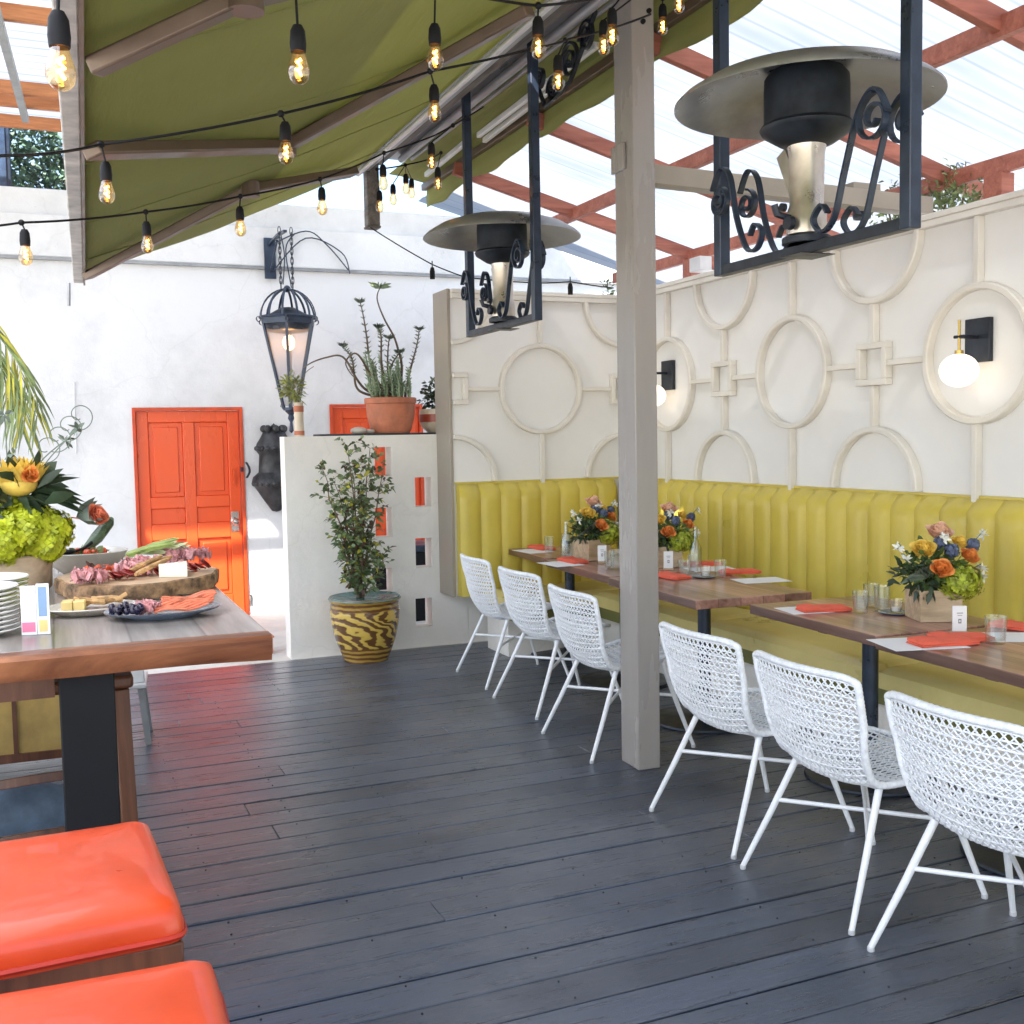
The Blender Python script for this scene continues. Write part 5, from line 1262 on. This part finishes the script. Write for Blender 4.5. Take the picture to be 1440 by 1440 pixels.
dk = thing('jade_plant', 'dark leaved jade plant growing in the red banded pot', 'plant', (x+.02, 8.05, zl+h*.8))
B = MB(); leaf_cloud(B, (0, 0, .13), (.15, .13, .15), 260, .05, .028, rg=rg); B.build('foliage', 'leaf_dark', dk); B = MB(); leaf_cloud(B, (-.02, -.03, .17), (.14, .1, .14), 60, .045, .025, rg=rg); B.build('pale_foliage', 'leaf_grey', dk)
a = at(449, 609, Y=7.88); tag(MB().box(0, .95, -.02, .20, 0, .014).build('slate_tray', 'tray', bevel=.003), 'long dark slate tray under the pots on the divider', 'tray').location = (a.x, 7.88, zl-.0)
bpy.data.objects['slate_tray'].scale = (1, 1, 1)
for o in (tp, sp2): o.location.z += .014
su.location.z += .014; dk.location.z += .014
a = at(508, 604, Y=7.93); B = MB(); B.ball((0, 0, .022), .05, 14, 8, (1.3, .8, .55), .06); B.ball((.09, .02, .016), .035, 12, 8, (1.2, .8, .5), .06); tag(B.build('pebble_pair', 'stone'), 'two pale stones on the slate tray left of the terracotta pot', 'stones').location = (a.x-.02, 7.93, zl+.014)
x, r, h = pot_at(414, 428, 566, 611, 7.86)
vz = thing('bamboo_vase', 'slim brown tube vase with a yellow green sprig on the divider corner', 'vase', (x, 7.86, zl))
MB().lathe([(.001, 0), (r, 0), (r*.95, .04), (r*.9, h*.9), (r, h), (r*.8, h), (r*.75, .05), (.001, .04)], 18).build('body', 'cream_glaze', vz)
MB().lathe([(r*1.04, .01), (r*1.04, .04)], 18).build('red_band', 'terracotta', vz); MB().lathe([(r*1.0, h*.72), (r*1.02, h*.9)], 18).build('orange_band', 'terracotta', vz)
yg = thing('sprig', 'yellow green leafy sprig in the slim vase before the lantern', 'plant', (x, 7.86, zl+h)); B = MB(); leaf_cloud(B, (-.04, 0, .10), (.085, .07, .12), 280, .06, .013, rg=rg); B.build('foliage', 'leaf_sprig', yg); B = MB(); B.tube([(0, 0, -.1), (-.01, 0, .05), (-.04, 0, .12)], .004, 6); B.tube(smooth_pts([(0, 0, .05), (.05, 0, .20), (.12, 0, .26)], 5), .003, 5); B.build('stem', 'stem', yg)

# ------------------------------------------------------------------ lantern, corbel
yl = 9.25; lc = at(405, 450, Y=yl); ln = thing('hanging_lantern', 'tall tapered black iron lantern with lit lamp hanging before the white wall', 'lantern', (lc.x, yl, lc.z)); 
hz = lambda py: at(405, py, Y=yl).z-lc.z
ztop_, zcap, zbot, ztail = hz(408), hz(450), hz(575), hz(606); Rt, Rb = .235, .065
B = MB(); G = MB(); n6 = 6
for k in range(n6):
    a = 2*PI*(k+.25)/n6; a2 = 2*PI*(k+1.25)/n6
    t0, t1 = Vector((Rt*math.cos(a), Rt*math.sin(a), zcap)), Vector((Rt*math.cos(a2), Rt*math.sin(a2), zcap)); b0, b1 = Vector((Rb*math.cos(a), Rb*math.sin(a), zbot)), Vector((Rb*math.cos(a2), Rb*math.sin(a2), zbot))
    B.tube([t0, b0], .014, 6); B.beam(t0+Vector((0, 0, -.01)), t1+Vector((0, 0, -.01)), .012, .06); B.beam(b0, b1, .01, .025)
    G.add([t0*.97, t1*.97, b1*.97, b0*.97], [(0, 1, 2, 3)])
    B.strip(spiral(t0+Vector((math.cos(a)*.03, math.sin(a)*.03, .0)), .028, .008, -PI/2, PI*1.2, (math.cos(a), math.sin(a), 0), (0, 0, 1), 12), .012, .005, (-math.sin(a), math.cos(a), 0))
B.build('frame', 'iron_blue', ln); G.build('glass_panes', 'lantern_glass', ln, smooth=False)
B = MB()
for k in range(12):
    a = 2*PI*(k+.25)/12; pts = [Vector((Rt*math.cos(a)*math.cos(t), Rt*math.sin(a)*math.cos(t), zcap+.01+(ztop_-zcap)*math.sin(t))) for t in [PI/2*i/8 for i in range(9)]]; B.strip(pts, .018, .009, (-math.sin(a), math.cos(a), 0))
B.tube([(Rt*math.cos(2*PI*i/24), Rt*math.sin(2*PI*i/24), zcap+.02) for i in range(24)], .01, 6, closed=True)
B.ball((0, 0, ztop_+.01), .03, 12, 8); B.build('dome_cage', 'iron_blue', ln)
B = MB(); B.lathe([(.001, .11), (.06, .10), (.15, .05), (.19, -.0), (.185, -.09), (.15, -.10), (.001, -.07)], 28, (0, 0, zcap)); B.build('inner_cap', 'iron', ln)
B = MB(); B.lathe([(.04, zbot), (.05, zbot-.02), (.02, zbot-.05), (.028, zbot-.08), (.012, zbot-.11), (.02, ztail), (.001, ztail-.02)], 16); 
for s_ in (-1, 1): B.tube([(s_*.05, 0, zbot), (s_*.085, 0, zbot+.02), (s_*.075, 0, zbot+.06), (s_*.05, 0, zbot+.05)], .004, 5)
B.build('finial', 'iron_blue', ln)
B = MB(); B.ball((0, 0, zcap-.19), .05, 16, 12, (1, 1, 1.3)); B.build('bulb', 'flame', ln)
ztc = hz(325)
for x0 in (-.05, .05):
    B = MB(); nl = 12
    for k in range(nl):
        z = ztop_+.02+(ztc-ztop_)*k/nl; zz = z+(ztc-ztop_)/nl*.5; ring = [Vector((x0*(1)+(.012*math.cos(t) if k % 2 else 0), (0 if k % 2 else .012*math.cos(t)), zz+.036*math.sin(t))) for t in [2*PI*i/12 for i in range(12)]]; B.tube(ring, .0035, 5, closed=True)
    B.build('chain', 'iron', ln)
B = MB(); hb_ = Vector((lc.x, yl, lc.z+ztc)); B.strip([hb_+Vector((0, 0, 0)), hb_+Vector((0, .3, .02)), hb_+Vector((0, .70, .0))], .03, .02, (1, 0, 0)); B.tube([hb_+Vector((0, .70, -.25)), hb_+Vector((0, .35, -.02))], .01, 6); B.box(lc.x-.05, lc.x+.05, 9.93, 9.955, hb_.z-.3, hb_.z+.06)
tag(B.build('wall_bracket', 'iron_blue', origin=hb_), 'black iron bracket on the wall that the lantern chains hang from', 'bracket')
cz = [at(378, y, Y=9.8).z for y in (598, 622, 640, 668, 690, 705, 722)]
cbx = at(392, 650, Y=9.8).x; cb_ = thing('wall_fountain', 'dark bronze stepped wall ornament half hidden by the divider', 'ornament', (cbx, 10, 0))
B = MB(); mt = Matrix.Diagonal((1, .8, 1, 1))
B.lathe([(.001, cz[6]), (.04, cz[6]+.01), (.11, cz[5]), (.17, cz[4]), (.215, cz[4]+.07), (.20, cz[3]-.02), (.15, cz[3]+.02), (.14, cz[2]), (.175, cz[2]+.05), (.16, cz[2]+.10), (.12, cz[1]+.05), (.09, cz[0]-.04), (.02, cz[0]), (.001, cz[0]+.02)], 28, (0, -.02, 0), mt); B.build('urn_body', 'corbel', cb_)
B = MB()
for k in range(10): a = PI+PI*k/9; B.ball((.19*math.cos(a), .15*math.sin(a)-.02, cz[4]+.06), .028, 10, 8); B.ball((.16*math.cos(a), .13*math.sin(a)-.02, cz[2]+.06), .024, 10, 8)
for k in range(5): a = PI+PI*k/4; B.ball((.09*math.cos(a), .08*math.sin(a)-.02, cz[0]-.03), .035, 10, 8)
B.build('carved_band', 'corbel', cb_); MB().box(-.10, .10, -.03, -.001, cz[5], cz[0]-.02).build('back_plate', 'corbel', cb_, bevel=.01)
tk = thing('storage_trunk', 'dark trunk behind the divider seen through its lower openings', 'trunk', (2.15, 8.9, -.004))
MB().box(0, .95, 0, .45, 0, .60).build('body', 'black', tk, bevel=.01); MB().box(-.01, .96, -.01, .46, .602, .66).build('lid', 'iron_blue', tk, bevel=.01)
wbx = MB(); wbx.box(-.15, .0, -.14, 0, 0, .12); wbx.box(-.16, .01, -.15, .01, .12, .135)
pb = at(392, 918, Z=0); tag(wbx.build('brick_block', 'terracotta', bevel=.006), 'small terracotta block on the pale path left of the divider foot', 'brick').location = (1.50, 8.2, -.003)

# ------------------------------------------------------------------ patio heaters in hanging frames
def heater(yc, X, label_f, label_h, y0, y1, zb, ztop):
    fr = thing('heater_hanger', label_f, 'frame', (X, yc, zb), 0, 'steel frames that carry the heaters'); a, b_ = y0-yc, y1-yc; hT = ztop-zb
    for yy_ in (a, b_):
        MB().box(-.022, .022, yy_-.022, yy_+.022, 0, hT).build('upright', 'iron_blue', fr, bevel=.003)
    B = MB(); B.box(-.021, .021, a+.023, b_-.023, 0, .035); B.box(-.07, .07, -.06, .06, -.004, -.001); B.build('bottom_bar', 'iron', fr, bevel=.003)
    def scroll(sgn, big):
        B = MB()
        for dx in (-.06, .06):
            yy0 = (b_ if sgn > 0 else a)
            if big: pts = [(yy0-sgn*.025, .34), (yy0-sgn*.08, .42), (yy0-sgn*.15, .37), (yy0-sgn*.21, .22), (yy0-sgn*.26, .08), (yy0-sgn*.32, .045), (yy0-sgn*.36, .09), (yy0-sgn*.32, .13), (yy0-sgn*.29, .10)]
            else: pts = [(yy0-sgn*.03, .30), (yy0-sgn*.08, .37), (yy0-sgn*.14, .33), (yy0-sgn*.18, .18), (yy0-sgn*.24, .06), (yy0-sgn*.30, .05), (yy0-sgn*.33, .10), (yy0-sgn*.29, .135), (yy0-sgn*.26, .10)]
            B.strip(smooth_pts([(dx, p[0], p[1]) for p in pts], 5), .022, .008, (1, 0, 0))
            zc_ = (.335 if big else .25); cy_ = yy0-sgn*(.085 if big else .075)
            B.strip(spiral((dx, cy_, zc_), .075 if big else .055, .014, PI/2, PI/2+sgn*3.4*PI, (0, 1, 0), (0, 0, 1)), .022, .008, (1, 0, 0))
        B.build('scrollwork', 'iron_blue', fr)
    scroll(1, False); scroll(-1, True)
    hh = hT
    cz0 = -.125
    ht = thing('patio_heater', label_h, 'heater', (X, yc, zb+.036), 0, 'patio heaters with round steel canopies')
    B = MB(); 
    B.lathe([(.06, 0), (.065, .03), (.065, .10), (.055, .13), (.058, .29), (.064, .32)], 28); B.build('burner_neck', 'steel_can', ht)
    B = MB(); B.beam((0, .06, .18), (0, .13, .325), .05, .012, Vector((1, 0, 0))); B.build('side_shield', 'steel_can', ht)
    B = MB(); B.lathe([(.062, .315), (.09, .325), (.145, .36), (.152, .375), (.145, .385), (.001, .385)], 36); B.build('burner_bowl', 'mesh_dark', ht)
    B = MB(); B.lathe([(.138, .385), (.138, .50), (.136, .535), (.12, .555), (.001, .556)], 36)
    B.build('emitter_screen', 'mesh_dark', ht)
    B = MB()
    Rc = .432; prof = [(r_, z_-.125) for r_, z_ in [(.001, .70), (.12, .697), (.25, .68), (.36, .645), (.43, .605), (.453, .585), (.4535, .578), (.43, .588), (.36, .625), (.25, .662), (.12, .682), (.001, .684)]]
    B.lathe([(r_*Rc/.455, z_) for r_, z_ in prof], 72); B.build('canopy', 'canopy', ht, angle=60)
    B = MB(); B.tube([(-.07, 0, .08), (-.12, 0, .09), (-.13, 0, .12)], .012, 8); B.lathe([(.001, 0), (.022, 0), (.022, .02), (.001, .02)], 14, (-.075, -.02, .06), Matrix.Rotation(-PI/2, 3, 'Y').to_4x4()); B.lathe([(.001, 0), (.014, 0), (.014, .015), (.001, .015)], 12, (-.065, .03, .12), Matrix.Rotation(-PI/2, 3, 'Y').to_4x4()); B.build('control_valve', 'iron', ht)
    B = MB(); B.lathe([(.066, -.0), (.08, .0), (.08, .02), (.066, .03)], 20); B.build('mounting_collar', 'iron', ht)
    B = MB(); B.lathe([(.001, .575), (.02, .575), (.018, .59), (.001, .595)], 12); B.build('canopy_nut', 'chrome', ht)
XH = 2.35
heater(2.97, XH, 'black steel hanging frame with scrolls around the nearer heater', 'nearer large patio heater with dome canopy, upper right', 2.50, 3.46, 2.155, 3.585)
heater(5.56, XH, 'black steel hanging frame around the farther heater', 'farther patio heater left of the taupe post', 5.12, 6.06, 2.165, 3.585)

# ------------------------------------------------------------------ string lights
def bulb(parent, top, px, py, D, lit=True, org=Vector()):
    """px,py = centre of glass"""
    c = at(px, py, D=D); s = 1.0
    top = Vector(top); 
    k = MB(); k.tube([top-org, c+Vector((0, 0, .085))-org], .003, 5)
    S = MB(); S.lathe([(.001, .085), (.010, .084), (.016, .072), (.018, .045), (.0165, .028), (.001, .028)], 16, c-org)
    G = MB(); G.lathe([(.0135, .029), (.016, .018), (.0225, -.002), (.024, -.016), (.020, -.030), (.011, -.038), (.001, -.0405)], 18, c-org)
    b_ = G.build('bulb', 'bulb_glass', parent); S.build('socket', 'black', b_)
    Fm = MB(); 
    Fm.tube([c-org+Vector((.006*math.cos(t*2.2), .006*math.sin(t*2.2), .014-.034*t/6)) for t in range(7)], .0036, 5); Fm.build('filament', 'filament', b_)
    return k
def strand(label, pts, bulbs):
    """pts: (px,py,D) cable; bulbs: (px_c,py_c,D)"""
    P_ = [at(x, y, D=d) for x, y, d in pts]; org = P_[len(P_)//2]
    t = thing('string_light', label, 'string light', org)
    # light sag between given points
    full = []
    for a, b_ in zip(P_[:-1], P_[1:]):
        n = 8; 
        for i in range(n): f = i/n; full.append(a.lerp(b_, f)+Vector((0, 0, -.02*(b_-a).length*4*f*(1-f)*.6)))
    full.append(P_[-1])
    C_ = MB(); C_.tube([p-org for p in full], .0045, 6)
    for bx, by, D in bulbs:
        # nearest cable point in plan, straight above
        c = at(bx, by, D=D); best = min(full, key=lambda p: (p.x-c.x)**2+(p.y-c.y)**2+(.2*max(0, c.z+.09-p.z))**2)
        
        k = bulb(t, best, bx, by, D, org=org); C_.v += []
        o_n = len(C_.v); C_.v += k.v; C_.f += [tuple(i+o_n for i in f) for f in k.f]
        C_.ball(best-org, .011, 8, 6)
    C_.build('cable', 'black', t)
strand('string of warm bulbs across the upper part of the awning', [(-160, 240, 2.0), (0, 219, 2.6), (142, 203, 3.25), (395, 160, 3.25), (605, 100, 3.6), (757, 66, 3.6), (800, 55, 3.9), (915, 20, 4.4)], [(150, 268, 3.25), (402, 212, 3.25), (611, 155, 3.7), (785, 112, 3.9)])
strand('lower string of warm bulbs across the awning and lantern wall', [(-60, 322, 3.6), (30, 313, 3.8), (205, 298, 4.3), (338, 276, 4.6), (450, 252, 4.95), (540, 215, 5.4), (612, 190, 5.4), (680, 150, 5.2)], [(36, 357, 3.8), (207, 342, 4.3), (338, 319, 4.6), (453, 290, 4.95), (539, 256, 5.4), (607, 226, 5.2)])
strand('nearest string with large bulbs hanging at the top edge', [(-60, -190, 1.75), (85, -100, 1.75), (415, -20, 2.35), (612, -18, 3.0), (757, 8, 3.3), (860, -8, 3.6), (950, -40, 3.7)], [(85, 92, 1.75), (420, 92, 2.35), (612, 78, 3.0), (757, 64, 3.3), (861, 48, 3.7), (849, 62, 4.0)])
strand('string of small far bulbs above the lantern by the beam end', [(530, 238, 6.3), (570, 232, 6.4), (600, 225, 6.4), (620, 215, 6.2)], [(534, 289, 6.3), (553, 279, 6.6), (571, 264, 6.8), (579, 270, 7.0), (616, 257, 6.0)])
strand('string of bulbs behind the top of the taupe post', [(915, -6, 4.8), (932, -2, 4.6), (955, -30, 4.3), (1000, -70, 4.0)], [(932, 35, 4.6), (955, 4, 4.3)])
strand('unlit dark string cable drooping from the beam end to the far heater', [(521, 320, 7.3), (608, 372, 7.3), (655, 390, 7.4), (763, 398, 7.4), (802, 396, 7.4), (863, 405, 7.4)], [])
B = MB()
for px, py, d, lb in ((608, 386, 7.3, 'empty dark socket hanging on the cable left of the far heater'), (802, 408, 7.4, 'empty dark socket hanging on the cable right of the far heater')):
    B = MB(); c = at(px, py, D=d); B.lathe([(.001, .05), (.012, .045), (.018, .02), (.017, -.03), (.001, -.03)], 12, c)
    B.tube([c+Vector((0, 0, .09)), c], .004, 5); tag(B.build('empty_socket', 'black', origin=c), lb, 'socket')
# loose wires on the wall above the lantern
B = MB()
wp_ = [[(395, 330), (400, 360), (398, 400)], [(380, 345), (430, 325), (460, 345), (490, 380)], [(385, 380), (430, 335), (480, 355), (492, 385)], [(410, 405), (402, 350), (415, 328)]]
for q in wp_: B.tube(smooth_pts([at(x, y, Y=9.90) for x, y in q], 6), .006, 5)
c0 = at(430, 345, Y=9.9); tag(B.build('loose_wire', 'iron_blue', origin=c0), 'tangle of thin dark wires on the wall fascia above the lantern', 'wire')
# thin guy wire at left
B = MB(); B.tube([at(97, 430, D=7.2), at(97, 398, D=7.2)], .012, 6); co = B.build('cord_end', 'beam_grey', aw); co.location = -o_

# ------------------------------------------------------------------ plants and fittings over the walls
random.seed(41); rg = random.Random(41)
pb_ = at(1300, 300, X=4.55); bs_ = thing('bush', 'flowering bush growing behind the right wall above its coping', 'bush', (4.62, pb_.y, 1.9)); 
B = MB(); B2 = MB(); S = MB(); o7 = Vector((4.62, pb_.y, 1.9))
for px, py, q in ((1250, 300, 60), (1270, 285, 70), (1300, 270, 110), (1330, 265, 110), (1355, 275, 100), (1310, 290, 90), (1370, 290, 60), (1345, 240, 30), (1260, 265, 40), (1290, 245, 30), (1240, 310, 30), (1335, 295, 60)):
    c = at(px, py, X=4.6)-o7; S.tube([Vector((rg.uniform(-.1, .1), rg.uniform(-.1, .1), 0)), c*.5, c], .006, 5); leaf_cloud(B, c, (.1, .11, .1), q, .055, .016, rg=rg)
for px, py in ((1337, 190), (1345, 215), (1310, 222), (1358, 208), (1385, 255)):
    c = at(px, py, X=4.6)-o7; S.tube([c+Vector((0, 0, -.25)), c], .003, 4); leaf_cloud(B, c, (.03, .03, .02), 14, .035, .012, rg=rg)
B.build('foliage', 'leaf_pale', bs_); S.build('branch', 'stem', bs_)
pb_ = at(852, 400, X=3.9)if 0 else at(852, 402, Y=7.70); sg = thing('small_plant', 'small green sprig on the wall top just left of the post', 'plant', (pb_.x, 7.70, 2.60)); B = MB()
for k in range(26): B.leaf((rg.uniform(-.03, .05), 0, .02+rg.uniform(0, .17)), (rg.gauss(0, 1), rg.gauss(0, .6), rg.uniform(0, 1)), .055, .018, .1)
B.tube([(0, 0, -.02), (.02, 0, .1), (.01, 0, .2)], .004, 5); B.build('foliage', 'leaf', sg)
fl = thing('wall_spotlight', 'small dark spotlight under the cross beam behind the near heater', 'spotlight', at(1212, 300, X=4.05)); 
MB().lathe([(.001, .05), (.03, .05), (.05, 0), (.045, -.03), (.001, -.02)], 18).build('head', 'iron', fl); MB().tube([(0, 0, .05), (0, 0, .11)], .008, 6).build('stem', 'iron', fl); MB().box(-.09, .09, -.04, .04, .08, .15).build('bracket', 'grey_trim', fl)
jb = at(985, 372, X=4.35); o = MB().box(-.05, .05, -.07, .07, -.05, .05).build('junction_box', 'white_plastic', bevel=.006); o.location = jb; tag(o, 'small white electrical box at the roof corner right of the post', 'electrical box')

# ------------------------------------------------------------------ light
w_ = bpy.data.worlds.new('World'); scene.world = w_; w_.use_nodes = True; nt = w_.node_tree
sk = nt.nodes.new('ShaderNodeTexSky'); sk.sky_type = 'NISHITA'; sk.sun_disc = False
el = math.asin(-SUN.z); az = math.atan2(-SUN.x, -SUN.y)
sk.sun_elevation = el; sk.sun_rotation = az; sk.air_density = 1.0; sk.dust_density = 1.2; sk.ozone_density = 1.0
nt.links.new(sk.outputs[0], nt.nodes['Background'].inputs[0]); nt.nodes['Background'].inputs[1].default_value = .12
sl_ = bpy.data.lights.new('sun', 'SUN'); sl_.energy = 5; sl_.angle = R(.6); sl_.color = (1, .95, .88)
so = bpy.data.objects.new('sun', sl_); COL.objects.link(so); so.rotation_euler = SUN.to_track_quat('-Z', 'Y').to_euler()
scene.view_settings.view_transform = 'Standard'; scene.view_settings.look = 'None'; scene.view_settings.exposure = 1.85; scene.view_settings.gamma = 1
scene.render.engine = 'CYCLES'
scene.cycles.max_bounces = 8; scene.cycles.diffuse_bounces = 4; scene.cycles.glossy_bounces = 3; scene.cycles.transparent_max_bounces = 10; scene.cycles.transmission_bounces = 8
scene.cycles.sample_clamp_indirect = 6
